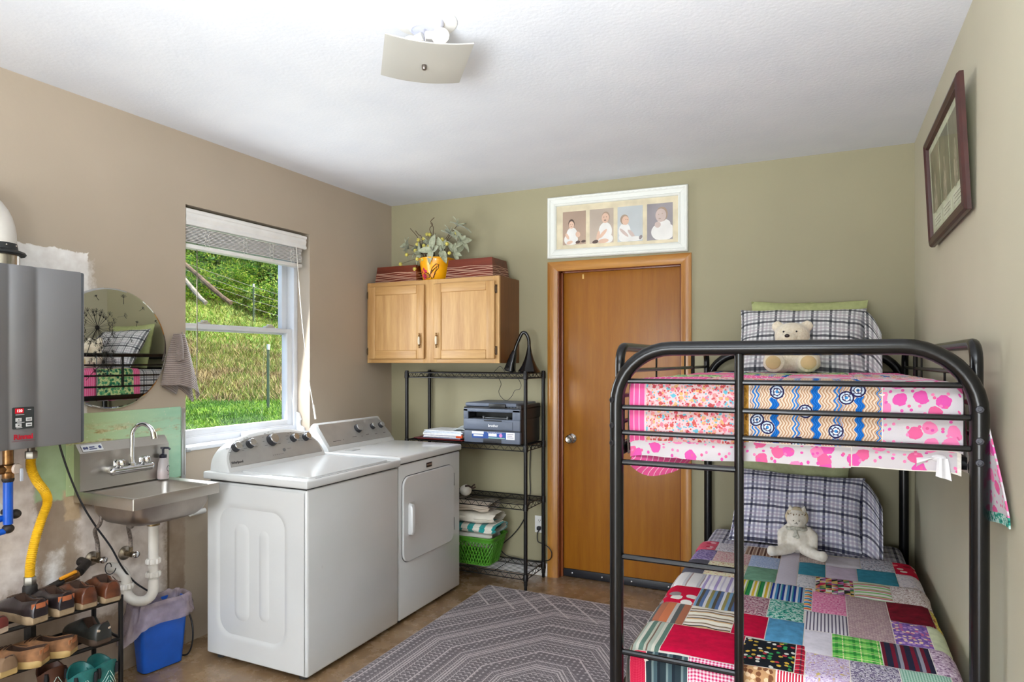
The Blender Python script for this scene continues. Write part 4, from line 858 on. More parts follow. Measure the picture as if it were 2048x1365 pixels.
po_ = MB().lathe([(.001, 0), (.092, 0), (.096, .004), (.122, .150), (.128, .152), (.13, .158), (.126, .162), (.118, .158), (.10, .06), (.001, .05)], pc, n=40).build('pot', M_yel, fp)
def onpot(a, z, off=.0012): r = .096+(.026)*(z/.15)+off; return Vector((pc[0]+r*sin(a), pc[1]-r*cos(a), PZ+z))
def flat(m, poly, a0, z0): c = onpot(a0, z0, .0014); P = [onpot(a0+x/.105, z0+z) for x, z in poly]; vs = [m.bm.verts.new(p) for p in P]; cv = m.bm.verts.new(c); [m.bm.faces.new((vs[i], vs[(i+1) % len(vs)], cv)) for i in range(len(vs))]
m = MB(); rnd = random.Random(2)
for _ in range(16): flat(m, [(r*cos(k), r*sin(k)) for k, r in [(q*.63, .011*rnd.uniform(.4, 1.3)) for q in range(10)]], -.38+rnd.uniform(-.26, .2), .045+rnd.uniform(-.03, .04))
m.build('flower_print', mat('print_pink', (214, 40, 84), .4, var=.35, sc=60), po_, 0)
m = MB(); flat(m, [(.0, .0), (.02, .045), (.045, .07), (.062, .066), (.058, .04), (.038, .018), (.03, -.02), (.018, -.028)], .10, .042); flat(m, [(-.004, .0), (-.03, .02), (-.052, .012), (-.055, -.012), (-.035, -.02), (-.02, -.026), (-.004, -.02)], .08, .04)
m.build('butterfly_print', mat('print_wing', (228, 140, 22), .4), po_, 0)
m = MB()
def ln(P, w): m.tube([onpot(a/.105+.09, z, .0016) for a, z in P], w, 4)
ln([(.0, .04), (.02, .087), (.045, .112), (.062, .108), (.058, .08), (.038, .058), (.028, .02), (.012, .012), (0, .04)], .0024); ln([(-.004, .04), (-.03, .06), (-.052, .052), (-.055, .028), (-.03, .018), (-.004, .02), (-.004, .04)], .0024)
for k in range(6): ln([(.006+.004*k, .04+.006*k), (.018+.009*k, .07+.007*k)], .0014)
for k in range(4): ln([(.02+.006*k, .02+.01*k), (.044+.002*k, .05+.016*k)], .0014)
for k in range(4): ln([(-.008-.01*k, .022), (-.010-.011*k, .055)], .0014)
m.build('butterfly_outline', mat('print_brown', (66, 34, 20), .5), po_, 0)
MB().lathe([(.001, .140), (.119, .140)], pc, n=30, caps=False).build('moss', mat('moss', (70, 76, 52), .9, var=.3, sc=60, bump=.6), fp)
t = NT('lambs_ear', .8); t.set(t.b, 'Sheen Weight', .4); M_lam = t.color(t.ramp(t.noise(40, 3), [(.3, (146, 152, 126)), (.7, (192, 196, 168))]))
def leaf_mesh(L, w, curl):
    b = MB(); b.grid(lambda u, v: Vector(((u-.5)*2*w*(sin(pi*min(1, v*.93+.07))**.8)*(1-.25*v), L*v, curl*L*(v*v)+.12*L*abs(u-.5)*1.6-.03*L)), 4, 6)
    me = bpy.data.meshes.new('leaf'); b.bm.to_mesh(me); b.bm.free(); me.materials.append(M_lam); me.polygons.foreach_set('use_smooth', [True]*len(me.polygons)); return me
LM = [leaf_mesh(.094, .025, -.3), leaf_mesh(.08, .024, .1), leaf_mesh(.105, .027, -.5)]
def leaf(p, d, up, k, s=1):
    d = Vector(d).normalized(); up = Vector(up); x = d.cross(up).normalized(); z = x.cross(d)
    M = Matrix((x, d, z)).transposed().to_4x4(); M.translation = Vector(p); o = bpy.data.objects.new('leaf', LM[k % 3]); COL.objects.link(o); o.parent = fp
    o.matrix_basis = Matrix.Translation(Vector((-pc[0], -pc[1], -pc[2]))) @ M @ Matrix.Scale(s, 4)
W[fp.name] = Matrix.Translation(pc); fp.location = pc
M_twig = mat('twig', (82, 60, 44), .8)
top = Vector((pc[0], pc[1], PZ+.145))
whorls = [((.535, -.27, 2.235), (0, -1, .25)), ((.30, -.21, 2.30), (-.8, -.3, .3)), ((.62, -.18, 2.36), (.3, -.4, .8)), ((.72, -.19, 2.30), (.9, -.3, .3)), ((.68, -.22, 2.215), (.7, -.6, .2)), ((.42, -.24, 2.225), (-.5, -.8, .1)), ((.60, -.25, 2.23), (.5, -.8, .1)), ((.66, -.14, 2.42), (.4, 0, 1)), ((.36, -.15, 2.27), (-.7, 0, .6)), ((.45, -.20, 2.29), (-.2, -.5, .8))]
rnd = random.Random(9)
for i, (p, ax) in enumerate(whorls):
    p = Vector(p); ax = Vector(ax).normalized(); e = ax.orthogonal().normalized(); f = ax.cross(e)
    mid = (p+top)/2+Vector((0, 0, .02)); MB().tube(cat_rom([top+Vector(((p.x-top.x)*.25, (p.y-top.y)*.25, -.02)), mid, p], 5), .0022, 5).build('stem', M_twig, fp)
    n = 5 if i else 4
    for k in range(n):
        a = 2*pi*k/n+(pi/4 if i == 0 else rnd.random()*2); d = (e*cos(a)+f*sin(a))+ax*.35; leaf(p, d, ax, k+i, 1.12 if i == 0 else rnd.uniform(.75, 1.05))
    for k in range(2): a = rnd.random()*6; leaf(p+ax*.005, (e*cos(a)+f*sin(a))*.4+ax, ax+e, k+1, .55)
M_bud = mat('bud_yellow', (196, 184, 92), .85, var=.2, sc=120, bump=.6, bsc=300)
for p in ((.31, -.25, 2.222), (.272, -.27, 2.155), (.385, -.26, 2.115), (.39, -.22, 2.325), (.44, -.23, 2.33), (.40, -.25, 2.29), (.455, -.25, 2.275), (.49, -.24, 2.272), (.47, -.20, 2.36), (.42, -.28, 2.18), (.465, -.28, 2.175), (.37, -.23, 2.25), (.60, -.24, 2.31), (.69, -.20, 2.355), (.655, -.27, 2.27), (.675, -.27, 2.205), (.43, -.17, 2.37)):
    p = Vector(p); q = MB().tube(cat_rom([top+Vector(((p.x-top.x)*.3, (p.y-top.y)*.3, -.02)), (p+top)/2+Vector((0, 0, .03)), p], 5), .0014, 5).build('bud_stem', M_twig, fp); MB().ball(p, .0135, 12, 8).build('bud', M_bud, q)
for P in ([(.40, -.16, 2.2), (.36, -.17, 2.34), (.30, -.19, 2.42)], [(.46, -.15, 2.2), (.455, -.15, 2.36), (.445, -.16, 2.41), (.47, -.16, 2.44), (.46, -.17, 2.46), (.49, -.17, 2.485)], [(.46, -.15, 2.2), (.468, -.15, 2.38), (.475, -.16, 2.42), (.455, -.16, 2.45)], [(.42, -.17, 2.2), (.39, -.18, 2.35), (.365, -.18, 2.37), (.345, -.19, 2.40)]): MB().tube(cat_rom(P, 4), .0025, 5).build('twig', M_twig, fp)

# ================================================================== WIRE SHELVING AND ITS CONTENTS
M_ws_ = mat('shelf_black', (34, 33, 34), .35, .5)
su = thing('wire_shelving', 'black four tier wire shelving unit against the back wall', 'shelving', (.82, -.18, 0))
HX0, HX1, HY0_, HY1_ = .365, 1.272, -.327, -.035
for x in (HX0, HX1):
    for y in (HY0_, HY1_): MB().cyl((x, y, .03), (x, y, 1.395), .0125, 14).lathe([(.008, 0), (.010, .004), (.010, .03)], (x, y, 0), n=12).lathe([(.0135, 1.39), (.0125, 1.4), (.002, 1.402)], (x, y, 0), n=12).build('post', M_ws_, su)
for zt in (.098, .545, .92, 1.385):
    m = MB(); zb = zt-.032
    for z in (zt, zb):
        for a, b in (((HX0, HY0_), (HX1, HY0_)), ((HX0, HY1_), (HX1, HY1_)), ((HX0, HY0_), (HX0, HY1_)), ((HX1, HY0_), (HX1, HY1_))): m.tube([(*a, z), (*b, z)], .0034, 6)
    for a, b, n in (((HX0, HY0_), (HX1, HY0_), 15), ((HX0, HY1_), (HX1, HY1_), 15), ((HX0, HY0_), (HX0, HY1_), 5), ((HX1, HY0_), (HX1, HY1_), 5)):
        a = Vector((*a, 0)); b = Vector((*b, 0)); m.tube([a.lerp(b, k/(2*n))+Vector((0, 0, zb if k % 2 else zt)) for k in range(2*n+1)], .0022, 5)
    sh = m.build('shelf', M_ws_, su)
    m = MB()
    for k in range(1, 12): y = HY0_+(HY1_-HY0_)*k/12; m.tube([(HX0, y, zt+.002), (HX1, y, zt+.002)], .0018, 5)
    for k in (1, 2, 3): x = HX0+(HX1-HX0)*k/4; m.tube([(x, HY0_, zt-.002), (x, HY1_, zt-.002)], .0026, 5)
    m.build('deck_wires', M_ws_, sh)
    for x in (HX0, HX1):
        for y in (HY0_, HY1_): MB().lathe([(.014, zb-.006), (.0165, zb-.004), (.0155, zt+.004), (.014, zt+.006)], (x, y, 0), n=14).build('collar', M_ws_, sh)
# printer
M_pr = mat('printer_slate', (98, 106, 122), .45, var=.03); M_pd = mat('printer_black', (38, 38, 42), .5, var=.05); M_pk = mat('slot_black', (14, 14, 16), .4)
pn = thing('printer', 'slate grey laser printer with white lettering on the wire shelf', 'printer', (1.03, -.18, .924))
PX0, PX1, PY0, PY1, PZ0 = .822, 1.238, -.338, -.02, .925
m = MB()
m.box(PX0, PX1, PY0+.012, PY1, PZ0, PZ0+.165, .008, 3).box(PX0-.004, PX1+.004, PY0+.016, PY1+.01, PZ0+.225, PZ0+.238, .004, 2).box(PX0, PX0+.03, PY0+.012, PY1, PZ0+.16, PZ0+.228).box(PX1-.03, PX1, PY0+.012, PY1, PZ0+.16, PZ0+.228).box(PX0, PX1, PY1-.12, PY1, PZ0+.16, PZ0+.228)
m.build('housing', M_pd, pn)
fr_ = MB().box(PX0, PX1, PY0, PY0+.02, PZ0+.088, PZ0+.160, .006, 3).box(PX0, PX0+.036, PY0, PY0+.02, PZ0+.157, PZ0+.226, .005, 2).box(PX1-.056, PX1, PY0, PY0+.02, PZ0+.157, PZ0+.226, .005, 2).box(PX0, PX1, PY0, PY0+.02, PZ0+.206, PZ0+.229, .005, 2).build('front_cover', M_pr, pn)
MB().box(PX0+.034, PX1-.05, PY0+.03, PY0+.19, PZ0+.155, PZ0+.164).box(PX0+.034, PX1-.05, PY0+.12, PY0+.13, PZ0+.16, PZ0+.21).build('paper_slot', M_pk, pn)
MB().box(PX0+.15, PX0+.31, PY0+.02, PY0+.08, PZ0+.166, PZ0+.17, .001).box(PX0+.14, PX0+.146, PY0+.012, PY0+.05, PZ0+.162, PZ0+.18, .001).box(PX0+.315, PX0+.321, PY0+.012, PY0+.05, PZ0+.162, PZ0+.18, .001).build('paper_stop', mat('clear_grey', (120, 124, 128), .2), pn)
MB().box(PX0+.03, PX1-.052, PY0-.004, PY0+.002, PZ0+.094, PZ0+.147, .003).build('manual_tray', M_pr, pn)
MB().box(PX0+.155, PX0+.285, PY0-.003, PY0+.004, PZ0+.148, PZ0+.155, .002).build('tray_latch', M_pk, pn)
tr_ = MB().box(PX0+.006, PX1, PY0-.002, PY0+.03, PZ0+.004, PZ0+.083, .006, 3).build('paper_tray', M_pr, pn)
MB().box(PX0+.15, PX0+.285, PY0-.0035, PY0+.01, PZ0+.004, PZ0+.034, .004).build('tray_notch', M_pd, tr_)
MB().box(PX0, PX1+.004, PY0+.01, PY0+.09, PZ0+.229, PZ0+.238, .003).build('control_strip', M_pd, pn)
m = MB()
for k in range(6): m.box(PX0+.27+k*.022, PX0+.285+k*.022, PY0+.02, PY0+.032, PZ0+.238, PZ0+.24, .001)
m.build('keys', mat('key_pale', (150, 156, 164), .5), pn)
MB().box(PX0+.008, PX1-.03, PY0+.01, PY1+.01, PZ0+.241, PZ0+.266, .008, 3).build('scanner_lid', M_pr, pn)
MB().box(PX0+.19, PX0+.31, PY0-.002, PY0+.05, PZ0+.236, PZ0+.262, .004).build('display', M_pk, pn)
MB().box(PX1-.034, PX1+.004, PY0+.01, PY1+.005, PZ0+.160, PZ0+.256, .006).build('side_fin', M_pd, pn)
text('lettering', 'brother', .023, M_inkw, (PX0+.225, PY0-.0042, PZ0+.119), (1, 0, 0), (0, 0, 1), pn, .0004, bold=.0003)
stk = MB().box(PX0+.068, PX0+.375, PY0-.003, PY0-.0018, PZ0+.035, PZ0+.077).build('sticker', mat('sticker_blue', (48, 86, 160), .35), tr_, 0)
yb = PY0-.0036
for q in ((.068, .155, .062, .079), (.318, .38, .034, .079), (.19, .25, .05, .068), (.08, .15, .047, .058)): MB().box(PX0+q[0], PX0+q[1], yb, yb+.0008, PZ0+q[2], PZ0+q[3]).build('sticker_block', M_inkw, tr_, 0)
MB().lathe([(.012, 0), (.012, .001)], (PX0+.28, yb+.0004, PZ0+.057), (0, -1, 0), 18).build('sticker_dot', mat('dot_pink', (206, 130, 190), .5), tr_)
text('lettering', 'Fast & High Performance', .0105, M_inkw, (PX0+.235, yb, PZ0+.0735), (1, 0, 0), (0, 0, 1), tr_, .0002)
m = MB()
for k in range(3): m.box(PX0+.326, PX0+.326+.045-.008*(k % 2), yb-.0004, yb, PZ0+.066-k*.011, PZ0+.070-k*.011)
m.build('sticker_print', mat('ink_soft', (150, 140, 160), .6), tr_, 0)
MB().box(PX0+.19, PX0+.31, yb, yb+.0008, PZ0+.037, PZ0+.043).build('sticker_bar', mat('bar_green', (150, 190, 160), .5), tr_, 0)
# paper stack
rnd = random.Random(6); pcol = [(236, 236, 240), (206, 212, 230), (240, 240, 236), (170, 60, 60), (230, 232, 240), (120, 140, 190), (238, 238, 238), (90, 60, 60), (236, 236, 240), (214, 220, 232), (240, 240, 240)]
z = .925
names = ['dark red folder', 'pale blue sheaf', 'white sheaf', 'red folder', 'white booklet', 'blue booklet', 'white booklet', 'dark folder', 'white sheaf', 'pale sheaf', 'white sheaf']
seq = [('red folder', (170, 44, 44), .007), ('dark red magazine', (96, 40, 44), .006), ('white and blue magazine', (180, 192, 222), .008), ('white booklet', (238, 236, 236), .009), ('lilac folder', (206, 200, 222), .005), ('white paper sheaf', (240, 240, 242), .014), ('pale blue paper sheaf', (214, 222, 236), .01), ('white top sheaf with curled corner', (238, 240, 246), .006)]
ordn = ['lowest', 'second from below', 'third from below', 'fourth from below', 'fifth from below', 'third from the top', 'second from the top', 'topmost']
for k, (nm, c, h) in enumerate(seq):
    w = .30 if k > 1 else .36; cx_ = .635+rnd.uniform(-.015, .015)-(.0 if k > 1 else .03); cyy = -.205+rnd.uniform(-.012, .012); a = rnd.uniform(-.09, .09)
    M = Matrix.Translation((cx_, cyy, 0)) @ Matrix.Rotation(a, 4, 'Z')
    o = MB().box(-w/2, w/2, -.105, .105, z+.0005, z+h, .001, 1, M=M).build('paper_stack', mat('paper_%d' % k, c, .7, var=.05, sc=60), None, 0); tag(o, '%s, %s in the pile left of the printer' % (nm, ordn[k]), 'papers', 'papers on the wire shelf'); z += h
o = MB().grid(lambda u, v: (.70+.13*u-.03*v, -.28+.13*v, z+.004+.022*sin(pi*u)*(.5+.5*v)+.004*sin(v*7)), 10, 8).solid(.002).build('crumpled_paper', mat('paper_grey', (206, 214, 216), .6, var=.12, sc=30)); tag(o, 'crumpled pale paper lying on top of the paper pile', 'papers')
o = MB().box(.748, .80, -.312, -.30, .945, .968, .003).build('orange_card', mat('orange_card', (226, 84, 30), .5)); tag(o, 'small orange card at the right front of the paper pile', 'card')
# desk lamp
dl = thing('desk_lamp', 'black gooseneck desk lamp on top of the wire shelves', 'desk lamp', (1.20, -.15, 1.39))
M_lb = mat('lamp_black', (20, 20, 22), .18, .2, coat=.4)
MB().lathe([(.001, 0), (.072, 0), (.078, .006), (.068, .018), (.05, .045), (.032, .085), (.019, .13), (.013, .165), (.011, .18)], (1.218, -.15, 1.391), n=28).build('base', M_lb, dl)
MB().tube(cat_rom([(1.218, -.15, 1.56), (1.215, -.15, 1.61), (1.196, -.155, 1.65), (1.172, -.16, 1.652), (1.150, -.165, 1.61), (1.132, -.17, 1.565), (1.122, -.172, 1.53)], 7), .0115, 12).build('gooseneck', M_lb, dl)
MB().rings([[Vector(c)+Vector((a*sx, b*sy, -a*.3*sx)) for a, b in rrect(0, 0, 1, 1, .6)] for c, sx, sy in (((1.122, -.172, 1.535), .013, .013), ((1.112, -.175, 1.50), .02, .022), ((1.100, -.178, 1.45), .026, .03), ((1.090, -.18, 1.405), .034, .036), ((1.088, -.18, 1.398), .030, .032))]).build('head', M_lb, dl)
for nm, P in (('loop', [(1.06, -.19, 1.392), (1.03, -.2, 1.43), (1.0, -.2, 1.41), (.99, -.21, 1.39), (1.02, -.22, 1.36), (1.01, -.15, 1.31), (.978, -.12, 1.262), (.99, -.12, 1.225), (1.034, -.12, 1.196), (1.07, -.11, 1.225), (1.09, -.10, 1.265), (1.125, -.10, 1.275), (1.135, -.1, 1.31), (1.11, -.12, 1.37), (1.12, -.15, 1.40)]),):
    MB().tube(cat_rom(P, 7), .0018, 6).build('cord', M_blk, dl)
# printer cord, outlet
MB().tube(cat_rom([(1.2, -.03, .985), (1.195, -.024, .93), (1.172, -.02, .86), (1.165, -.02, .70), (1.168, -.02, .56), (1.14, -.02, .42), (1.095, -.02, .33), (1.03, -.02, .25), (.965, -.02, .19), (.945, -.025, .15), (.99, -.03, .112), (1.08, -.04, .105), (1.2, -.03, .1), (1.31, -.035, .12), (1.335, -.04, .17), (1.31, -.04, .21), (1.26, -.03, .225), (1.225, -.02, .235), (1.222, -.02, .285), (1.236, -.02, .318)], 8), .0034, 7).build('power_cord', M_blk, pn)
ol = thing('wall_outlet', 'white wall outlet with a black plug beside the door', 'outlet', (1.232, 0, .345))
MB().box(1.196, 1.268, -.005, 0, .29, .405, .003).build('cover_plate', M_white, ol)
for z in (.372, .324): MB().rings([[Vector((1.232+.017*cos(a), y, z+.0145*max(-.9, min(.9, sin(a)*1.15)))) for a in [2*pi*k/24 for k in range(24)]] for y in (-.005, -.007)]).build('socket', M_white, ol)
MB().box(1.224, 1.2265, -.0076, -.007, .371, .381).box(1.2375, 1.24, -.0076, -.007, .372, .380).lathe([(.0028, 0), (.0028, .0006)], (1.232, -.007, .3645), (0, -1, 0), 10).build('slots', M_pk, ol, 0)
MB().box(1.220, 1.246, -.034, -.007, .312, .337, .006, 3).build('plug', M_blk, ol)
# laundry basket and folded towels
M_grn = mat('basket_green', (78, 146, 40), .5)
bk = thing('laundry_basket', 'green plastic basket with perforated sides on the bottom wire shelf', 'basket', (.84, -.18, .1))
bc = (.845, -.195)
def bring(hx, hy, z, r=.04): return [Vector((bc[0]+a, bc[1]+b, z)) for a, b in rrect(0, 0, hx, hy, r, 8)]
B0, B1, Bz0, Bz1 = (.135, .095), (.18, .125), .104, .292
MB().rings([bring(*B0, Bz0), bring(*B0, Bz0+.004)]).build('base', M_grn, bk)
MB().rings([bring(B1[0]-.006, B1[1]-.006, .262), bring(B1[0], B1[1], .284), bring(B1[0]+.008, B1[1]+.008, .288), bring(B1[0]+.008, B1[1]+.008, .296), bring(B1[0]-.004, B1[1]-.004, .296), bring(B1[0]-.012, B1[1]-.012, .262)], cap0=False, cap1=False).build('rim', M_grn, bk)
def bpt(u, z):
    s = (z-Bz0)/(Bz1-Bz0); hx = B0[0]+(B1[0]-B0[0])*s; hy = B0[1]+(B1[1]-B0[1])*s; R_ = bring(hx, hy, z); nn = len(R_)
    ls = [(R_[(q+1) % nn]-R_[q]).length for q in range(nn)]; k = (u % 1)*sum(ls)
    for q in range(nn):
        if k <= ls[q]: return R_[q].lerp(R_[(q+1) % nn], k/ls[q])
        k -= ls[q]
    return R_[0]
m = MB(); n = 44
for q in range(n):
    for sg in (1, -1): m.tube([bpt((q+sg*k*.5)/n+.0001, .108+.158*k/6) for k in range(7)], .0038, 5)
for z in (.108, .265): m.tube([bpt(k/48, z) for k in range(48)], .005, 6, closed=True)
m.build('lattice', M_grn, bk)
def towelmat(nm, f): t = NT(nm, .95); uv = t.sep(t.co('UV')); c = f(t, uv); t.bump(t.noise(160, 3), .4, .004); t.set(t.b, 'Sheen Weight', .3); return t.color(c)
M_t1 = towelmat('towel_sand', lambda t, uv: t.mix(t.math('LESS_THAN', t.math('FRACT', t.math('MULTIPLY', uv[1], 34)), .14), (206, 192, 174), (160, 142, 128)))
M_t2 = mat('towel_cream', (220, 214, 200), .95, var=.04, bump=.4, bsc=160)
M_t3 = towelmat('towel_teal_stripe', lambda t, uv: t.mix(t.math('LESS_THAN', t.math('FRACT', t.math('MULTIPLY', uv[0], 4.2)), .45), (226, 222, 210), (24, 148, 146)))
M_t4 = mat('towel_white', (226, 222, 214), .95, var=.04, bump=.4, bsc=160)
def folded(label, z, h, hx, hy, m, sd, dx=0, fold=3):
    def fn(u, v):
        a = 2*pi*v; e = 3.2; cy_ = math.copysign(abs(cos(a))**(2/e), cos(a)); cz_ = math.copysign(abs(sin(a))**(2/e), sin(a)); s = 1-max(0, abs(u-.5)*2-.82)**1.5*3
        w = .012*N3(u*3+sd, cy_*2, cz_*2); gr = -.010*(abs(cos(a*1.0))**6)*(abs(sin(fold*cz_*2.2))**.5)
        return (bc[0]+dx+(u-.5)*2*hx+w, bc[1]+cy_*(hy*s+gr)+w, z+h/2+cz_*h/2*s+w*.7)
    bm = MB().grid(fn, 30, 44, uvf=lambda a, b: (a, b)); bm.bm.verts.ensure_lookup_table()
    o = bm.build('folded_towel', m, None, 80); return tag(o, label, 'towel', 'folded towels in the green basket')
folded('white folded towel lowest in the green basket', .215, .10, .145, .10, M_t4, 1)
folded('teal striped folded towel in the green basket', .318, .062, .185, .125, M_t3, 2, .005)
folded('plump cream folded towel under the topmost towel', .382, .072, .175, .12, M_t2, 3)
folded('sand coloured folded towel topmost in the basket pile', .456, .062, .155, .11, M_t1, 4, -.02)
o = MB().ball((.785, -.24, .585), (.04, .045, .038), 16, 10).build('white_bundle', M_t4); tag(o, 'white cloth bundle on the wire shelf behind the dryer', 'cloth')
o = MB().tube(cat_rom([(.80, -.27, .62), (.83, -.28, .625), (.86, -.28, .612), (.885, -.285, .622)], 5), .006, 6).tube(cat_rom([(.85, -.28, .616), (.868, -.285, .632), (.88, -.285, .638)], 4), .005, 6).build('dried_twig', mat('twig_dark', (56, 36, 30), .8)); tag(o, 'dark dried twig lying on the white cloth bundle', 'twig')
# ================================================================== BUNK BED
M_bed = mat('bed_black', (14, 14, 16), .24, .0, .02, coat=.1, spec=.4)
bd_ = thing('bunk_bed', 'black tubular metal bunk bed with ladder along the right wall', 'bunk bed', (2.87, -1.03, 0))
BX0, BX1, BYF, BYR, TR = 2.36, 3.38, -1.993, -.062, .0235
def endframe(y, floor_l):
    r = .185; P = [(BX0, y, floor_l), (BX0, y, 1.30)] + [(BX0+r*(1-cos(a)), y, 1.322+r*sin(a)) for a in [pi/2*k/10 for k in range(11)]] + [(BX1-r*(1-sin(a)), y, 1.322+r*cos(a)) for a in [pi/2*k/10 for k in range(11)]] + [(BX1, y, 1.30), (BX1, y, .001)]
    return MB().tube(P, TR, 18).build('end_frame', M_bed, bd_, 60)
endframe(BYF, .008); endframe(BYR, .001)
LX = 2.755
MB().tube([(LX, BYF, .008), (LX, BYF, 1.49)], .0145, 14).build('ladder_upright', M_bed, bd_)
for z in (1.399, 1.310, 1.225):
    for y in (BYF, BYR): MB().tube([(BX0+.02, y, z), (BX1-.02, y, z)], .0088, 10).build('rung', M_bed, bd_)
for z in (1.125, .806, .484, .17): MB().tube([(BX0+.02, BYF, z), (LX, BYF, z)], .0098, 10).build('ladder_rung', M_bed, bd_)
for z in (1.125, .92): MB().tube([(BX0+.02, BYR, z), (BX1-.02, BYR, z)], .0088, 10).build('rung', M_bed, bd_)
for y, s in ((BYF+.10, 1), (BYR-.03, -1)):
    for z in (1.172, .315): MB().box(BX0+.01, BX1-.01, y-.012, y+.012, z-.018, z+.018, .002).build('end_rail', M_bed, bd_)
for x in (BX0, BX1):
    P = [(x, BYF+.04, 1.16), (x, BYF+.04, 1.455)] + [(x, BYF+.04+.055*(1-cos(a)), 1.46+.055*sin(a)) for a in [pi/2*k/6 for k in range(7)]] + [(x, BYR-.055-.05*(1-sin(a))+.0, 1.46+.055*cos(a)) for a in [pi/2*k/6 for k in range(7)]] + [(x, BYR-.05, 1.16)]
    g = MB().tube(P, .0165, 14).build('guard_rail', M_bed, bd_)
    for z in (1.432, 1.345, 1.255): MB().tube([(x, BYF+.04, z), (x, BYR-.05, z)], .008, 10).build('guard_bar', M_bed, g)
    for y in (-1.41, -.79): MB().tube([(x, y, 1.515), (x, y, 1.14)], .004, 8).build('guard_wire', M_bed, g)
    MB().tube([(x, -.57, 1.51), (x, -.57, 1.25)], .010, 10).build('guard_post', M_bed, g)
    for z in (1.165, .31): MB().box(x-.013, x+.013, BYF+.02, BYR-.02, z-.02, z+.02, .003).build('side_rail', M_bed, bd_)
for y in [-1.85+.29*k for k in range(7)]:
    for z in (1.16, .30): MB().box(BX0+.01, BX1-.01, y-.02, y+.02, z, z+.012).build('slat', M_bed, bd_, 0)
M_bolt = mat('bolt_dark', (64, 64, 68), .42, .8)
for x, dx_ in ((BX0-.0105, -.45), (BX1-.003, -.14)):
    for z in (1.335, 1.249, 1.19): MB().lathe([(.0105, -.004), (.0105, 0), (.009, .003), (.005, .0035), (.0045, .001), (.0005, .001)], (x, BYF-TR*(.90 if dx_ < -.3 else 1.0), z), (dx_, -1, 0), 18).build('bolt', M_bolt, bd_)

# ------------------------------------------------------------------ fabrics
def fab(name, build):
    if name in _mc: return _mc[name]
    t = NT('cloth_'+name, .9); uv = t.sep(t.co('UV')); c = build(t, uv[0], uv[1])
    t.set(t.b, 'Specular IOR Level', .2); w = t.noise(420, 2, .5, t.co('UV')); t.bump(w, .18, .002); _mc[name] = t.color(c); return t.m
def st(cols, period, ax='u', wob=0):                          # stripes: [(fraction, rgb), ...]
    def f(t, u, v):
        s = u if ax == 'u' else v
        if wob: s = t.math('ADD', s, t.math('MULTIPLY', t.math('SINE', t.math('MULTIPLY', v if ax == 'u' else u, wob)), .004))
        return t.ramp(t.math('FRACT', t.math('DIVIDE', s, period)), cols, True)
    return f
def plain(c, v=.06): return lambda t, a, b: t.ramp(t.noise(30, 4, .6, t.co('UV')), [(.3, tuple(x*(1-v) for x in c)), (.7, tuple(min(255, x*(1+v)) for x in c))])
def ging(c1, c2, p):
    def f(t, u, v):
        a = t.math('LESS_THAN', t.math('FRACT', t.math('DIVIDE', u, p)), .5); b = t.math('LESS_THAN', t.math('FRACT', t.math('DIVIDE', v, p)), .5)
        return t.mix(t.math('MULTIPLY', t.math('ADD', a, b), .5), c1, c2)
    return f
def spots(bgc, cols, sc, r=.32, sc2=None, r2=.2):
    def f(t, u, v):
        vo = t.vor(sc, t.co('UV')); base = bgc if isinstance(bgc, tuple) else bgc(t, u, v)
        rnd_ = t.sep(vo.outputs['Color'])[0]; c = t.ramp(rnd_, [(k/len(cols), q) for k, q in enumerate(cols)], True)
        wob = t.math('ADD', vo.outputs['Distance'], t.math('MULTIPLY', t.math('SUBTRACT', t.noise(sc*3, 2, .5, t.co('UV')), .5), .25))
        out = t.mix(t.math('LESS_THAN', wob, r), base, c)
        if sc2: vo2 = t.vor(sc2, t.co('UV')); c2 = t.ramp(t.sep(vo2.outputs['Color'])[1], [(k/len(cols), q) for k, q in enumerate(cols[::-1])], True); out = t.mix(t.math('LESS_THAN', vo2.outputs['Distance'], r2), out, c2)
        return out
    return f
def speck(cols, sc=60):
    def f(t, u, v):
        n = t.noise(sc, 3, .6, t.co('UV')); k = len(cols); return t.ramp(n, [(.28+.44*i/k if i else 0, c) for i, c in enumerate(cols)], True)
    return f
def plaidf(bgc, lines, p):                                    # lines: [(pos, width, rgb, strength)]
    def f(t, u, v):
        c = bgc
        for s in (u, v):
            fr = t.math('FRACT', t.math('DIVIDE', s, p))
            for pos, w, rgb, k in lines:
                m = t.math('LESS_THAN', t.math('ABSOLUTE', t.math('SUBTRACT', fr, pos)), w/2); c = t.mix(t.math('MULTIPLY', m, k), c, rgb)
        return c
    return f
def tri(t, u, v):
    p = .024; a = t.math('FRACT', t.math('DIVIDE', u, p)); b = t.math('FRACT', t.math('DIVIDE', v, p)); cell = t.comb(t.math('FLOOR', t.math('DIVIDE', u, p)), t.math('FLOOR', t.math('DIVIDE', v, p)), t.math('GREATER_THAN', a, b))
    w = t.n('ShaderNodeTexWhiteNoise'); t.put(w.inputs[0], cell)
    return t.ramp(w.outputs[0], [(0, (44, 52, 40)), (.2, (196, 44, 80)), (.4, (66, 130, 84)), (.55, (226, 196, 110)), (.7, (180, 120, 180)), (.85, (230, 226, 214))], True)
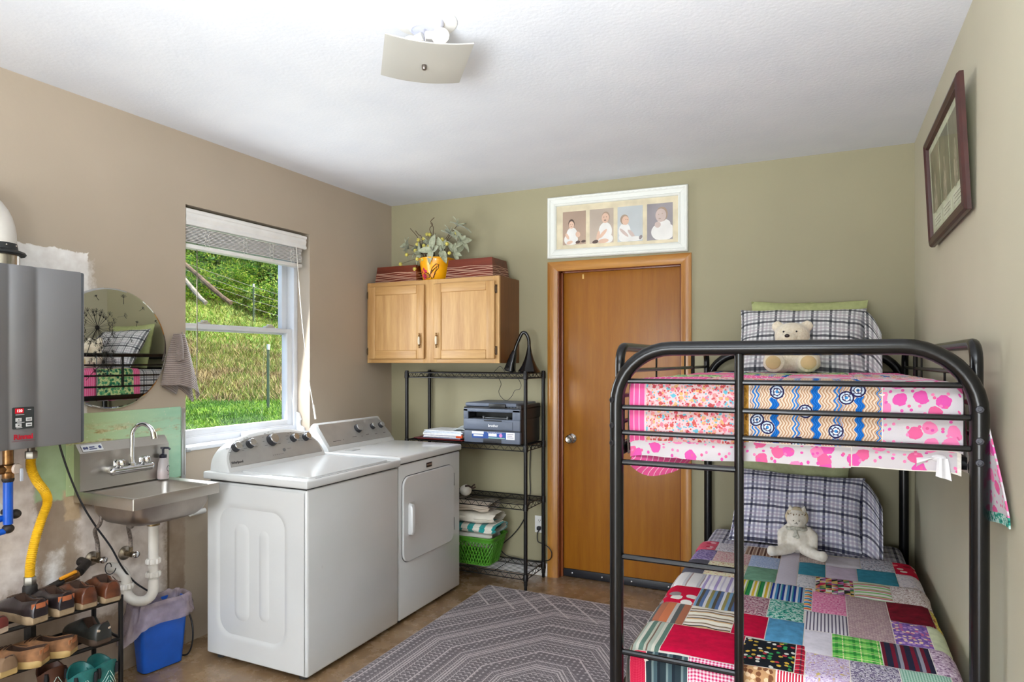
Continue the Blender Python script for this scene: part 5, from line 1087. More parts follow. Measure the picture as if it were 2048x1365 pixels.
def wavy(t, u, v):
    s = t.math('ADD', u, t.math('ADD', t.math('MULTIPLY', t.math('SINE', t.math('MULTIPLY', v, 215)), .0038), t.math('MULTIPLY', t.math('SUBTRACT', t.noise(14, 2, .5, t.co('UV')), .5), .016)))
    c = t.ramp(t.math('FRACT', t.math('DIVIDE', s, .0088)), [(0, (226, 208, 190)), (.46, (166, 124, 94)), (.70, (206, 168, 136))], True)
    fr = t.math('FRACT', t.math('DIVIDE', t.math('ADD', s, -.014), .118))
    c = t.mix(t.math('LESS_THAN', fr, .17), c, t.ramp(t.math('FRACT', t.math('DIVIDE', s, .007)), [(0, (18, 92, 176)), (.7, (40, 120, 200))], True))
    f2 = t.math('ABSOLUTE', t.math('SUBTRACT', fr, .6)); c = t.mix(t.math('MULTIPLY', t.math('LESS_THAN', f2, .1), t.math('LESS_THAN', t.math('FRACT', t.math('DIVIDE', s, .0105)), .5)), c, (44, 120, 200))
    d = None
    for (a_, b_) in ((2.863, -1.985), (3.057, -2.0), (3.088, -1.976), (2.944, -2.041), (2.804, -2.073), (2.835, -2.098), (3.029, -2.101), (3.171, -2.048), (3.196, -2.069), (2.924, -2.142), (2.894, -1.943)):
        du = t.math('SUBTRACT', u, a_); dv = t.math('SUBTRACT', v, b_); q = t.math('SQRT', t.math('ADD', t.math('MULTIPLY', du, du), t.math('MULTIPLY', dv, dv))); d = q if d is None else t.math('MINIMUM', d, q)
    d = t.math('MULTIPLY', d, 13)
    pet = t.vor(95, t.co('UV'), .6).outputs['Distance']
    ring = t.ramp(d, [(0, (60, 140, 206)), (.06, (238, 238, 240)), (.12, (36, 30, 76)), (.15, (200, 216, 236)), (.215, (34, 28, 70)), (.275, (240, 234, 226))], True)
    ring = t.mix(t.math('MULTIPLY', t.math('LESS_THAN', pet, .28), .85), ring, (44, 40, 92))
    return t.mix(t.math('LESS_THAN', d, .29), c, ring)
PL = plaidf((236, 236, 236), [(.12, .14, (48, 52, 62), .85), (.38, .16, (140, 140, 150), .5), (.38, .06, (104, 96, 104), .5), (.62, .12, (176, 160, 172), .45), (.84, .14, (150, 148, 154), .45)], .092)
PLL = plaidf((238, 238, 246), [(.12, .14, (40, 42, 72), .85), (.38, .16, (130, 130, 166), .55), (.38, .06, (100, 92, 112), .5), (.62, .12, (172, 156, 186), .5), (.84, .14, (140, 138, 178), .5)], .092)
F = dict(plaid=PL, plaidlow=PLL, sage=plain((176, 182, 128), .05), sagelow=plain((166, 170, 132), .05), quiltback=plain((236, 228, 220)), wavy=wavy,
 pinkstripe=st([(0, (238, 96, 160)), (.86, (250, 200, 220))], .019), pinkstripev=st([(0, (238, 96, 150)), (.84, (250, 196, 214))], .017, 'v'),
 floralpink=spots((226, 196, 200), [(206, 92, 88), (232, 130, 150), (110, 186, 206), (236, 150, 150), (222, 176, 120), (196, 80, 90)], 54, .36, 96, .28),
 dots=spots((206, 199, 203), [(222, 88, 168), (240, 130, 178), (226, 100, 150)], 17, .32, 36, .16), greenprint=spots((214, 226, 160), [(40, 120, 80), (70, 150, 110), (120, 180, 120), (34, 100, 84)], 34, .42, 60, .22),
 goldband=speck([(150, 108, 40), (190, 140, 60), (120, 80, 30)], 50),
 pinkred=spots((226, 96, 120), [(240, 190, 200), (206, 60, 90)], 20, .3), greyfloral=speck([(120, 116, 130), (196, 192, 204), (236, 232, 236), (160, 120, 140)], 90), brownstripe=st([(0, (96, 62, 52)), (.3, (198, 172, 150)), (.45, (150, 120, 104)), (.8, (206, 186, 166))], .034),
 tan=spots((180, 164, 158), [(206, 192, 184), (160, 144, 140)], 90, .35), white=plain((228, 222, 232), .04), greypat=speck([(100, 104, 120), (170, 170, 186), (220, 220, 230), (186, 150, 160)], 80), red1=spots((204, 10, 56), [(236, 210, 200), (150, 16, 40), (230, 120, 120)], 16, .25),
 purple=speck([(90, 74, 130), (134, 116, 172), (176, 160, 204), (80, 64, 110)], 70), floral2=speck([(170, 96, 110), (236, 220, 214), (206, 140, 150), (240, 232, 226)], 90), darkgrey=plain((92, 92, 104), .12), cream=speck([(230, 220, 170), (240, 234, 206), (206, 150, 120)], 60), blue=speck([(150, 170, 212), (176, 196, 232), (216, 222, 240)], 110),
 green=plain((120, 166, 140), .1), lilac=st([(0, (214, 206, 222)), (.5, (228, 222, 234))], .012, 'v'), teal=plain((58, 140, 164), .08), lavender=plain((212, 196, 216), .04), light=speck([(206, 196, 206), (230, 222, 226), (190, 186, 200)], 60), whitestripe=st([(0, (232, 230, 230)), (.6, (206, 206, 212)), (.8, (176, 150, 150)), (.9, (236, 234, 232))], .06), lavstripe=st([(0, (238, 234, 240)), (.35, (172, 158, 206)), (.6, (240, 236, 240)), (.85, (206, 200, 220))], .05),
 gystripe=st([(0, (40, 140, 74)), (.25, (240, 240, 226)), (.4, (226, 190, 60)), (.6, (250, 246, 230)), (.75, (150, 190, 80)), (.88, (30, 110, 70))], .05), bluestripe=st([(0, (30, 60, 150)), (.2, (220, 226, 236)), (.4, (70, 140, 190)), (.6, (24, 40, 110)), (.75, (190, 210, 226)), (.88, (60, 150, 160))], .045), greywhite=speck([(196, 196, 204), (228, 226, 230), (176, 180, 190)], 70), tri=tri,
 gwstripe=st([(0, (244, 238, 232)), (.3, (150, 214, 130)), (.5, (246, 244, 238)), (.65, (196, 120, 140)), (.75, (230, 176, 150)), (.9, (120, 190, 110))], .075, 'v'), floralbrown=speck([(120, 84, 84), (206, 186, 180), (240, 232, 230), (170, 130, 130)], 95), redapp=spots((206, 6, 58), [(232, 222, 210), (150, 140, 140), (240, 236, 230), (206, 6, 58), (206, 6, 58)], 17, .42), bostripe=st([(0, (92, 116, 160)), (.22, (214, 214, 220)), (.4, (150, 140, 84)), (.6, (120, 156, 190)), (.8, (90, 84, 70))], .062),
 maroonfl=speck([(96, 44, 66), (160, 100, 120), (214, 186, 190), (84, 36, 56)], 85), tealprint=speck([(20, 90, 84), (60, 160, 140), (190, 220, 210), (30, 110, 120)], 60), rainbow=st([(0, (60, 130, 200)), (.25, (240, 230, 210)), (.45, (226, 80, 70)), (.65, (240, 200, 90)), (.85, (70, 170, 190))], .05, 'v'), pink=speck([(206, 90, 140), (232, 140, 178), (240, 190, 206)], 120), mauve=spots((184, 156, 158), [(206, 184, 180), (160, 130, 140)], 110, .3), maroon=plain((112, 8, 32), .2),
 orgstripe=st([(0, (206, 122, 84)), (.35, (196, 190, 184)), (.5, (92, 96, 96)), (.7, (176, 110, 84))], .09), creamstripe=st([(0, (246, 240, 224)), (.4, (214, 176, 130)), (.55, (60, 56, 60)), (.64, (236, 226, 214)), (.85, (140, 120, 96))], .075, 'v', 60), red=plain((196, 0, 58), .08), denim=plain((84, 150, 190), .1), greystripe=st([(0, (226, 220, 226)), (.6, (104, 96, 116))], .0125), purpfl=spots((134, 100, 176), [(190, 150, 206), (206, 110, 150), (240, 210, 180), (110, 80, 160)], 62, .4), palegreen=plain((206, 212, 176), .06),
 ggstripe=st([(0, (96, 124, 112)), (.3, (186, 186, 170)), (.45, (120, 96, 84)), (.55, (170, 180, 166)), (.8, (206, 204, 190))], .055), blackprint=spots((22, 26, 34), [(56, 160, 90), (196, 60, 70), (230, 230, 220), (220, 180, 70), (22, 26, 34), (22, 26, 34)], 48, .36), gplaid=plaidf((96, 196, 84), [(.15, .16, (34, 130, 50), .8), (.5, .06, (240, 240, 180), .9), (.75, .2, (150, 220, 110), .7)], .055), navstripe=st([(0, (38, 40, 62)), (.3, (120, 26, 50)), (.5, (60, 60, 80)), (.62, (150, 150, 164)), (.8, (110, 24, 46))], .06), rplaid=plaidf((206, 30, 60), [(.2, .15, (40, 40, 60), .7), (.6, .08, (240, 230, 220), .8)], .04),
 redsm=ging((196, 4, 60), (220, 60, 90), .006), darkstripe=st([(0, (44, 58, 66)), (.4, (120, 138, 140)), (.55, (70, 92, 100)), (.8, (34, 44, 54))], .05), pinkging=ging((250, 230, 240), (214, 40, 110), .0115), browndots=spots((190, 146, 104), [(120, 76, 50), (226, 196, 160)], 50, .4), redstripe=st([(0, (200, 24, 60)), (.55, (244, 226, 226))], .009), lilacfl=speck([(150, 120, 176), (226, 214, 230), (196, 170, 206), (214, 190, 110)], 70), darkfl=speck([(50, 46, 64), (206, 200, 210), (110, 96, 130), (236, 232, 236)], 65), gging=ging((206, 228, 216), (92, 160, 130), .008), lilac2=speck([(110, 80, 110), (196, 170, 190), (230, 216, 224)], 80), yellow=speck([(206, 180, 60), (236, 220, 110), (170, 60, 60)], 60))
def fabric(k): return fab(k, F[k])
# ------------------------------------------------------------------ draped cover: (a,b) on the unfolded cloth -> point
def foldv(t, e0, e1, r):
    if t < e0+r: d = e0+r-t; s = -1; e = e0
    elif e1 is not None and t > e1-r: d = t-e1+r; s = 1; e = e1
    else: return t, 0
    if d < r*pi/2: an = d/r; return e-s*r+s*r*sin(an), r*(1-cos(an))
    return e, r+d-r*pi/2
def cover(x0, x1, yf, zt, r, seed, amp=.004):
    def fn(a, b, off=0):
        x, dx_ = foldv(a, x0-off, x1+off, r); y, dy_ = foldv(b, yf-off, None, r); n = N3(a*7+seed, b*7)*amp+N3(a*19, b*19+seed)*amp*.4
        fl = .10*max(0, dx_-.04); x += (-fl if a < (x0+x1)/2 else fl)*.35; hang = dx_ > .03 or dy_ > .03
        return Vector((x+(n*1.5 if dx_ > .03 else 0), y+(n*1.5 if dy_ > .03 else 0), zt+off+n-dx_-dy_))
    return fn
def patch(cv, k, a0, a1, b0, b1, par, nm='patch'):
    na = max(4, min(12, int((a1-a0)/.02))); nb = max(4, min(14, int((b1-b0)/.02))); g = .0015
    def f(u, v):
        e = min(min(u, 1-u)*(a1-a0), min(v, 1-v)*(b1-b0)); return cv(a0+g+(a1-a0-2*g)*u, b0+g+(b1-b0-2*g)*v, .0008+.0035*min(1, e/.025)**.6)
    rot = random.Random(k+str(round(a0, 2))).uniform(0, .0)
    return MB().grid(f, na, nb, uvf=lambda u, v: (a0+(a1-a0)*u, b0+(b1-b0)*v)).build(nm, fabric(k), par, 80, recalc=False)
def mattress(label, x0, x1, y0, y1, z0, z1, k):
    r = MB().box(x0, x1, y0, y1, z0, z1, .045, 4).boxuv().build('mattress', fabric(k), None, 50); return tag(r, label, 'mattress')
mattress('upper bunk mattress in a grey and white plaid sheet', 2.39, 3.352, -1.948, -.10, 1.174, 1.392, 'plaid')
mattress('lower bunk mattress in a blue and white plaid sheet', 2.395, 3.368, -1.944, -.09, .325, .478, 'plaidlow')
# lower quilt
q1 = thing('patchwork_quilt', 'patchwork quilt of many coloured squares on the lower bunk', 'quilt', (2.885, -1.2, .48))
cv1 = cover(2.382, 3.388, -1.958, .488, .045, 3)
MB().grid(lambda u, v: cv1(2.14+(3.52-2.14)*u, -1.94+1.46*v), 60, 50).build('backing', fabric('quiltback'), q1, 80, recalc=False)
MB().grid(lambda u, v: cv1(2.392+(3.378-2.392)*u, -2.19+.27*v), 40, 16).build('front_drop', fabric('quiltback'), q1, 80, recalc=False)
PT = '''pinkred 2.36 2.485 -.65 -.47;greyfloral 2.485 2.63 -.65 -.48;brownstripe 2.63 2.80 -.65 -.49;tan 2.88 3.0 -.67 -.50;lilac 2.80 2.885 -1.05 -.51
purple 2.375 2.50 -.83 -.65;floral2 2.50 2.665 -.83 -.65;blue 2.665 2.80 -.84 -.65;darkgrey 2.37 2.49 -1.05 -.83;cream 2.49 2.665 -1.05 -.83;green 2.665 2.80 -1.05 -.84
whitestripe 2.35 2.51 -1.26 -1.05;lavstripe 2.51 2.65 -1.26 -1.05;gystripe 2.65 2.79 -1.26 -1.05;bluestripe 2.79 2.92 -1.26 -1.05;redapp 2.35 2.52 -1.475 -1.26;bostripe 2.52 2.68 -1.475 -1.26;maroonfl 2.68 2.795 -1.475 -1.26;tealprint 2.795 2.925 -1.475 -1.26
orgstripe 2.35 2.52 -1.69 -1.475;creamstripe 2.52 2.69 -1.69 -1.475;red 2.69 2.805 -1.69 -1.475;denim 2.805 2.93 -1.70 -1.475;ggstripe 2.35 2.49 -1.945 -1.69;red 2.49 2.745 -1.935 -1.69;blackprint 2.745 2.91 -1.925 -1.70;rplaid 2.91 2.94 -1.925 -1.70
redsm 2.392 2.45 -2.19 -1.945;darkstripe 2.45 2.59 -2.19 -1.94;pinkging 2.59 2.745 -2.19 -1.935;browndots 2.745 2.86 -2.19 -1.925;redstripe 2.86 2.94 -2.19 -1.925;lilacfl 2.94 3.07 -2.19 -1.745;darkfl 3.07 3.21 -1.98 -1.745;gging 3.21 3.35 -1.97 -1.745;lilac2 3.35 3.42 -1.93 -1.745;white 3.07 3.21 -2.19 -1.98;teal 3.21 3.375 -2.19 -1.97
white 3.0 3.15 -.67 -.50;greypat 3.15 3.29 -.67 -.48;red1 3.29 3.41 -.68 -.48;teal 2.885 3.0 -.87 -.67;lavender 3.0 3.13 -.87 -.67;teal 3.13 3.29 -.87 -.67;light 3.29 3.43 -.87 -.68;greywhite 2.885 2.96 -1.05 -.87;tri 2.96 3.11 -1.09 -.87;gwstripe 3.11 3.25 -1.09 -.87;floralbrown 3.25 3.43 -1.09 -.87
rainbow 2.92 2.95 -1.34 -1.05;pink 2.95 3.075 -1.34 -1.09;mauve 3.075 3.22 -1.54 -1.09;maroon 3.22 3.37 -1.32 -1.09;yellow 3.37 3.44 -1.32 -1.09;greystripe 2.93 3.075 -1.54 -1.34;purpfl 3.22 3.335 -1.54 -1.32;palegreen 3.335 3.44 -1.54 -1.32;white 2.93 3.02 -1.745 -1.54;gplaid 3.02 3.17 -1.745 -1.54;navstripe 3.17 3.315 -1.745 -1.54;lilac2 3.315 3.44 -1.745 -1.54'''
for q in PT.replace('\n', ';').split(';'):
    k, *n = q.split(); patch(cv1, k, *map(float, n), q1)
sides = ['white', 'green', 'tan', 'redsm', 'lavender', 'denim', 'gystripe']
for i, k in enumerate(sides): patch(cv1, k, 2.145, 2.35, -1.93+i*.205, -1.93+(i+1)*.205, q1)
for i, k in enumerate(sides[::-1]): patch(cv1, k, 3.44, 3.515, -1.93+i*.205, -1.93+(i+1)*.205, q1)
# upper quilt
q2 = thing('patchwork_quilt', 'pink, brown and blue patchwork quilt on the upper bunk', 'quilt', (2.87, -1.2, 1.4))
YF2 = -1.960; cv2 = cover(2.384, 3.358, YF2, 1.402, .035, 8, .005)
MB().grid(lambda u, v: cv2(2.14+(3.60-2.14)*u, YF2+.03+1.53*v), 60, 50).build('backing', fabric('quiltback'), q2, 80, recalc=False)
MB().grid(lambda u, v: cv2(2.40+(3.345-2.40)*u, YF2-.236+.29*v), 40, 16).build('front_drop', fabric('quiltback'), q2, 80, recalc=False)
for k, a0, a1, b0, b1 in (('pinkstripe', 2.392, 2.452, YF2-.195, YF2+.035), ('floralpink', 2.452, 2.748, YF2-.19, YF2+.035), ('goldband', 2.748, 2.782, YF2-.185, YF2+.035), ('wavy', 2.782, 3.150, YF2-.18, YF2+.035), ('dots', 3.150, 3.352, YF2-.175, YF2+.035)): patch(cv2, k, a0, a1, b0, b1, q2)
for k, a0, a1, b0, b1 in (('dots', 2.395, 2.762, YF2-.245, YF2-.188), ('dots', 2.762, 3.07, YF2-.242, YF2-.18), ('dots', 3.07, 3.335, YF2-.236, YF2-.176)): patch(cv2, k, a0, a1, b0, b1, q2, 'border')
rows = [('pinkstripe floralpink wavy dots'), ('greenprint pinkstripe dots floralpink'), ('floralpink wavy pinkstripev wavy'), ('pinkstripev greenprint floralpink dots'), ('wavy dots greenprint pinkstripe')]
for i, rw in enumerate(rows):
    for j, k in enumerate(rw.split()):
        xs = [2.42, 2.62, 2.86, 3.1, 3.34]; b0 = YF2+.035+i*.30; patch(cv2, k, xs[j], xs[j+1], b0, b0+.30, q2)
ys = [YF2+.03, -1.66, -1.32, -.98, -.77, -.46, -.40]
for i, k in enumerate(('pinkstripev', 'floralpink', 'wavy', 'pinkstripev', 'greenprint', 'pinkstripev')):
    patch(cv2, k, 2.175, 2.42, ys[i], ys[i+1], q2); patch(cv2, 'dots', 2.135, 2.175, ys[i], ys[i+1], q2, 'border'); patch(cv2, k, 3.34, 3.55, ys[i], ys[i+1], q2); patch(cv2, 'dots', 3.55, 3.595, ys[i], ys[i+1], q2, 'border')
def hang(u, v): return (3.404+.014*v+.006*sin(u*6+v*2), -1.80-(.195+.115*v**1.1)*u, 1.30-(.235+.012*sin(u*5))*v-.01*u)
MB().grid(hang, 14, 16, uvf=lambda u, v: (u*.33, v*.25)).solid(.004).build('hanging_corner', fabric('dots'), q2, 80)
MB().grid(lambda u, v: (hang(u, 1)[0]+.002*v, hang(u, 1)[1], hang(u, 1)[2]-.028*v), 14, 2, uvf=lambda u, v: (u*.33, v*.03)).solid(.004).build('hanging_corner_band', fabric('tealprint'), q2, 80)
MB().grid(lambda u, v: (2.395+.21*u+.008*sin(v*5), -1.945+.05*u-.016*sin(v*pi), 1.150-.078*v*sin(pi*min(1, u*.80+.16))-.004*sin(u*9)), 16, 8, uvf=lambda u, v: (u*.21+v*.03, v*.09)).solid(.004).build('hanging_corner', fabric('pinkstripe'), q2, 80)
o = MB().grid(lambda u, v: (3.285+.026*u+.012*v*(u-.3), -1.975-.006*sin(u*6), 1.192-.05*v-.012*u*v), 6, 8).solid(.0015).ball((3.29, -1.962, 1.192), (.02, .012, .012), 12, 8).grid(lambda u, v: (3.235+.05*u, -1.966-.008*sin(v*4), 1.19-.03*v*(1-u)+.006*u), 6, 4).build('corner_tie', mat('tie_white', (232, 230, 232), .8)); tag(o, 'white cloth tie knotted at the right front corner of the upper mattress', 'tie')

# ------------------------------------------------------------------ pillows
def pillow(label, w, h, th, k, M, seed, flap=0, pinch=.05):
    r = thing('pillow', label, 'pillow', M @ Vector((0, 0, 0)))
    def side(sg):
        def f(u, v):
            a, b = u*2-1, v*2-1; t_ = (max(0, 1-abs(a)**3.0)**.55)*(max(0, 1-abs(b)**3.0)**.55)
            x = a*w/2*(1-pinch*(1-b*b)*abs(a)); y = b*h/2*(1-pinch*1.2*(1-a*a)*abs(b)); wr = .010*N3(a*2.5+seed, b*2.5, sg)+.006*N3(a*6+seed, b*4, sg)
            return M @ Vector((x, y+wr*.4, sg*(th/2*t_+wr*t_)))
        return f
    MB().grid(side(1), 30, 24, uvf=lambda u, v: (u*w, v*h)).grid(side(-1), 30, 24, uvf=lambda u, v: (u*w, v*h)).build('cover', fabric(k), r, 80)
    if flap:
        def ff(sg):
            def f(u, v):
                b = v*2-1; dr = u*flap; t_ = th*.30*(max(0, 1-abs(b)**2.5)**.5)*(1-.35*u)
                return M @ Vector((w/2*.96+dr*.92, b*h/2*.97-u*u*.085-.07*u*max(0, b)-.012*sin(b*5)*u, sg*t_+.012*N3(u*3, b*4, seed)*u))
            return f
        MB().grid(ff(1), 10, 22, uvf=lambda u, v: (w+u*flap, v*h)).grid(ff(-1), 10, 22, uvf=lambda u, v: (w+u*flap, v*h)).build('pillowcase_hem', fabric(k), r, 80)
    return r
def PM(c, lean, yaw=0, roll=0):                               # local x along the bed width, y up the lean, z towards the room
    R_ = Matrix.Rotation(radians(90-lean), 4, 'X'); return Matrix.Translation(c) @ Matrix.Rotation(radians(yaw), 4, 'Z') @ R_ @ Matrix.Rotation(radians(roll), 4, 'Z')
pillow('plaid pillow leaning against the wall on the upper bunk', .64, .41, .15, 'plaid', PM((2.875, -.275, 1.575), 30, 0, -1.0), 1, .085)
pillow('sage green pillow behind the plaid pillow on the upper bunk', .60, .42, .11, 'sage', PM((2.905, -.135, 1.60), 12, 0, -1.2), 2)
pillow('blue plaid pillow leaning against the wall on the lower bunk', .66, .42, .15, 'plaidlow', PM((2.855, -.30, .665), 28, 0, -1.5), 3, .10)
pillow('sage green pillow behind the plaid pillow on the lower bunk', .60, .46, .11, 'sagelow', PM((2.82, -.135, .73), 10, 0, -1.5), 4)

# ------------------------------------------------------------------ plush toys
t = NT('plush_cream', .95); t.set(t.b, 'Sheen Weight', .6); n = t.noise(90, 4, .7); t.bump(n, .5, .006); M_pc = t.color(t.ramp(n, [(.3, (222, 206, 178)), (.7, (244, 234, 214))]))
t = NT('plush_white', .9); t.set(t.b, 'Sheen Weight', .3); n = t.noise(60, 3); t.bump(n, .15, .003); M_pw = t.color(t.ramp(n, [(.3, (222, 214, 200)), (.7, (238, 232, 222))]))
bz = 1.408; c0 = Vector((2.845, -.50, bz))
br = thing('teddy_bear', 'cream teddy bear sitting against the plaid pillow on the upper bunk', 'stuffed toy', c0)
def rel(x, y, z): return c0+Vector((x, y, z))
m = MB().ball(rel(0, .0, .082), (.080, .068, .082)).ball(rel(.0, -.01, .188), (.086, .074, .068)).ball(rel(-.014, -.078, .172), (.042, .036, .032))
for s in (-1, 1): m.ball(rel(s*.070, .005, .236), (.031, .017, .030)).tube([rel(s*.06, -.01, .135), rel(s*.098, -.035, .09), rel(s*.104, -.06, .05)], [.032, .032, .030], 12).ball(rel(s*.104, -.062, .045), .032).tube([rel(s*.045, -.02, .04), rel(s*.074, -.11, .042)], [.046, .040], 12).ball(rel(s*.078, -.128, .052), (.054, .026, .053))
fuse('body', m, M_pc, br, .008, 4)
for s in (-1, 1): MB().ball(rel(s*.080, -.1520, .051), (.036, .006, .034)).build('foot_pad', mat('pad_tan', (206, 178, 130), .8), br)
MB().ball(rel(-.018, -.113, .184), (.012, .007, .009), 10, 6).build('nose', mat('nose_dark', (44, 34, 34), .3), br)
for s in (-1, 1): MB().ball(rel(-.006+s*.030, -.076, .206), .005, 10, 6).build('eye', M_blk, br)
c0 = Vector((2.872, -.53, .492)); ct = thing('toy_cat', 'white cloth cat doll sitting on the quilt of the lower bunk', 'stuffed toy', c0)
m = MB().ball(rel(0, .01, .075), (.066, .055, .075)).ball(rel(-.004, -.0, .178), (.050, .044, .050)).ball(rel(-.004, -.03, .165), (.034, .026, .028))
for s in (-1, 1): m.lathe([(.018, -.006), (.012, .012), (.002, .030)], rel(-.002+s*.028, .004, .216), (s*.25, 0, 1), 10).tube([rel(s*.04, 0, .13), rel(s*.075, -.012, .10), rel(s*.075, -.02, .05)], [.020, .022, .019], 12).ball(rel(s*.073, -.022, .042), .021).tube([rel(s*.03, -.02, .03), rel(s*.075, -.07, .024), rel(s*.112, -.10, .022)], [.030, .026, .023], 12).ball(rel(s*.115, -.105, .026), (.024, .024, .028))
fuse('body', m, M_pw, ct, .0065, 4)
hd = MB()
for k in range(7): hd.tube([rel(-.004-.042+.014*k, -.018-.02*sin(pi*k/6), .205), rel(-.004-.038+.0126*k, -.034-.012*sin(pi*k/6), .200+.008*(k % 2))], .0022, 5)
hd.build('hood_stitching', mat('stitch_brown', (150, 124, 96), .8), ct)
MB().ball(rel(-.004, .008, .182), (.055, .042, .052), 16, 10).build('hood', mat('hood_cream', (216, 200, 168), .9, bump=.3), ct)
MB().tube([rel(-.004+.046*cos(a), -.004+.04*sin(a), .132+.004*sin(3*a)) for a in [2*pi*k/18 for k in range(18)]], .009, 8, closed=True).box(-.006, .008, -.004, .004, -.04, .0, .002, M=Matrix.Translation(rel(-.004, -.052, .13)) @ Matrix.Rotation(.3, 4, 'Y')).box(-.008, .006, -.004, .004, -.045, .0, .002, M=Matrix.Translation(rel(-.010, -.053, .13)) @ Matrix.Rotation(-.35, 4, 'Y')).build('scarf', mat('scarf_grey', (186, 184, 172), .9, var=.15, sc=90), ct)
m = MB()
for s in (-1, 1): m.ball(rel(-.004+s*.013, -.056, .176), .0026, 8, 5)
m.tube([rel(-.012, -.056, .160), rel(-.004, -.057, .164), rel(.004, -.056, .160)], .0012, 5).tube([rel(-.004, -.057, .164), rel(-.004, -.057, .17)], .0014, 5).build('face_stitching', mat('stitch_dark', (90, 80, 76), .8), ct)

# ================================================================== PICTURES, RUG, CEILING LIGHT
def mitred(x_of, a0, a1, b0, b1, w, prof, m, par):            # frame in plane (a,b); x_of(a,b,h)
    O = [(a0, b0), (a1, b0), (a1, b1), (a0, b1)]; I = [(a0+w, b0+w), (a1-w, b0+w), (a1-w, b1-w), (a0+w, b1-w)]
    for k in range(4):
        j = (k+1) % 4; R_ = []
        for oo, ii in ((O[k], I[k]), (O[j], I[j])):
            oo = Vector(oo); ii = Vector(ii); e = (Vector(O[j])-Vector(O[k])).normalized()*.0004*(1 if oo == Vector(O[k]) else -1)
            R_.append([x_of(*(oo.lerp(ii, s)+e), h) for s, h in prof])
        MB().rings(R_).build('frame_rail', m, par, 30)
wf = thing('photo_frame', 'wide white carved frame with four baby photos above the door', 'picture frame', (1.765, -.01, 2.355))
tl = -.0125
def fx(a, b, h): return Vector((a, -.002-h, b+tl*(a-1.765)))
t = NT('frame_white', .35); t.bump(t.vor(70).outputs['Distance'], .15, .003); M_fw = t.color((232, 234, 228))
mitred(fx, 1.297, 2.232, 2.152, 2.565, .062, [(0, 0), (0, .022), (.1, .030), (.28, .028), (.36, .022), (.72, .020), (.8, .024), (.95, .018), (1, .006)], M_fw, wf)
for b in (2.166, 2.551):
    bm = MB()
    for k in range(26): a = 1.325+k*.0352; bm.ball(fx(a, b, .027), (.013, .004, .0045), 8, 5)
    bm.build('carved_beading', M_fw, wf)['kind'] = 'stuff'
MB().rings([[fx(a, b, h) for a, b in ((1.35, 2.205), (2.18, 2.205), (2.18, 2.512), (1.35, 2.512))] for h in (.004, .006)]).build('mat_board', mat('mat_cream', (226, 214, 184), .8), wf, 0)
SK, SK2, HR, HB, WH, BR_, GR = [mat(n_, c_, .6, var=.03) for n_, c_ in (('print_skin', (226, 190, 166)), ('print_skin_soft', (206, 186, 178)), ('print_hair', (84, 62, 50)), ('print_hair_fair', (170, 146, 124)), ('print_dress', (236, 234, 230)), ('print_shoe', (84, 60, 50)), ('print_grey', (150, 140, 140)))]
def photo(a0, a1, b0, b1, bg, shapes):
    p = MB().rings([[fx(a, b, h) for a, b in ((a0, b0), (a1, b0), (a1, b1), (a0, b1))] for h in (.0055, .0068)]).build('photo', bg, wf, 0)
    groups = {}
    for i, (m_, cx_, cz_, rx, rz, rot) in enumerate(shapes):
        g = groups.setdefault(m_.name, (m_, MB()))[1]; w, h = a1-a0, b1-b0; P = []
        for k in range(20):
            x, z = rx*cos(2*pi*k/20), rz*sin(2*pi*k/20); x, z = x*cos(rot)-z*sin(rot), x*sin(rot)+z*cos(rot)
            P.append(fx(max(a0, min(a1, a0+(cx_+x)*w)), max(b0, min(b1, b0+(cz_+z*w/h)*h)), .0069+.00012*i))
        g.face(P)
    for n_, (m_, g) in groups.items(): g.build('portrait', m_, p, 0)
bg1 = mat('photo_brown', (178, 152, 132), .5, var=.08, sc=3); bg2 = mat('photo_taupe', (190, 174, 158), .5, var=.08, sc=3); bg3 = mat('photo_blue', (196, 202, 204), .5, var=.06, sc=3); bg4 = mat('photo_mauve', (150, 144, 148), .5, var=.14, sc=3)
photo(1.403, 1.566, 2.240, 2.462, bg1, [(WH, .36, .16, .30, .26, 0), (WH, .40, .30, .24, .30, 0), (SK, .30, .07, .14, .07, .3), (SK, .20, .26, .06, .14, .5), (SK, .66, .30, .10, .12, .3), (HR, .38, .63, .135, .19, 0), (SK, .38, .595, .115, .155, 0), (WH, .48, .2, .08, .22, .3), (BR_, .66, .07, .10, .06, .2), (BR_, .9, .08, .1, .05, .1), (HR, .34, .61, .014, .012, 0), (HR, .42, .61, .014, .012, 0), (HR, .38, .55, .03, .01, 0)])
photo(1.593, 1.755, 2.238, 2.463, bg2, [(WH, .66, .12, .32, .22, 0), (WH, .66, .34, .28, .36, 0), (SK, .56, .27, .07, .24, -.75), (SK, .36, .22, .07, .2, -.2), (SK, .58, .06, .22, .09, .1), (BR_, .24, .05, .13, .07, .2), (HB, .68, .75, .17, .22, 0), (SK, .66, .72, .155, .20, 0), (HR, .60, .75, .018, .014, 0), (HR, .71, .75, .018, .014, 0), (HR, .65, .66, .05, .018, 0)])
photo(1.782, 1.947, 2.237, 2.464, bg3, [(WH, .30, .12, .26, .18, 0), (WH, .28, .30, .24, .32, 0), (SK2, .26, .26, .06, .24, .8), (SK2, .55, .22, .07, .2, .7), (WH, .7, .07, .3, .09, 0), (GR, .92, .10, .06, .09, -.4), (HB, .28, .63, .17, .20, 0), (SK, .32, .60, .14, .175, 0), (HR, .34, .63, .016, .012, 0), (HR, .41, .62, .014, .012, 0)])
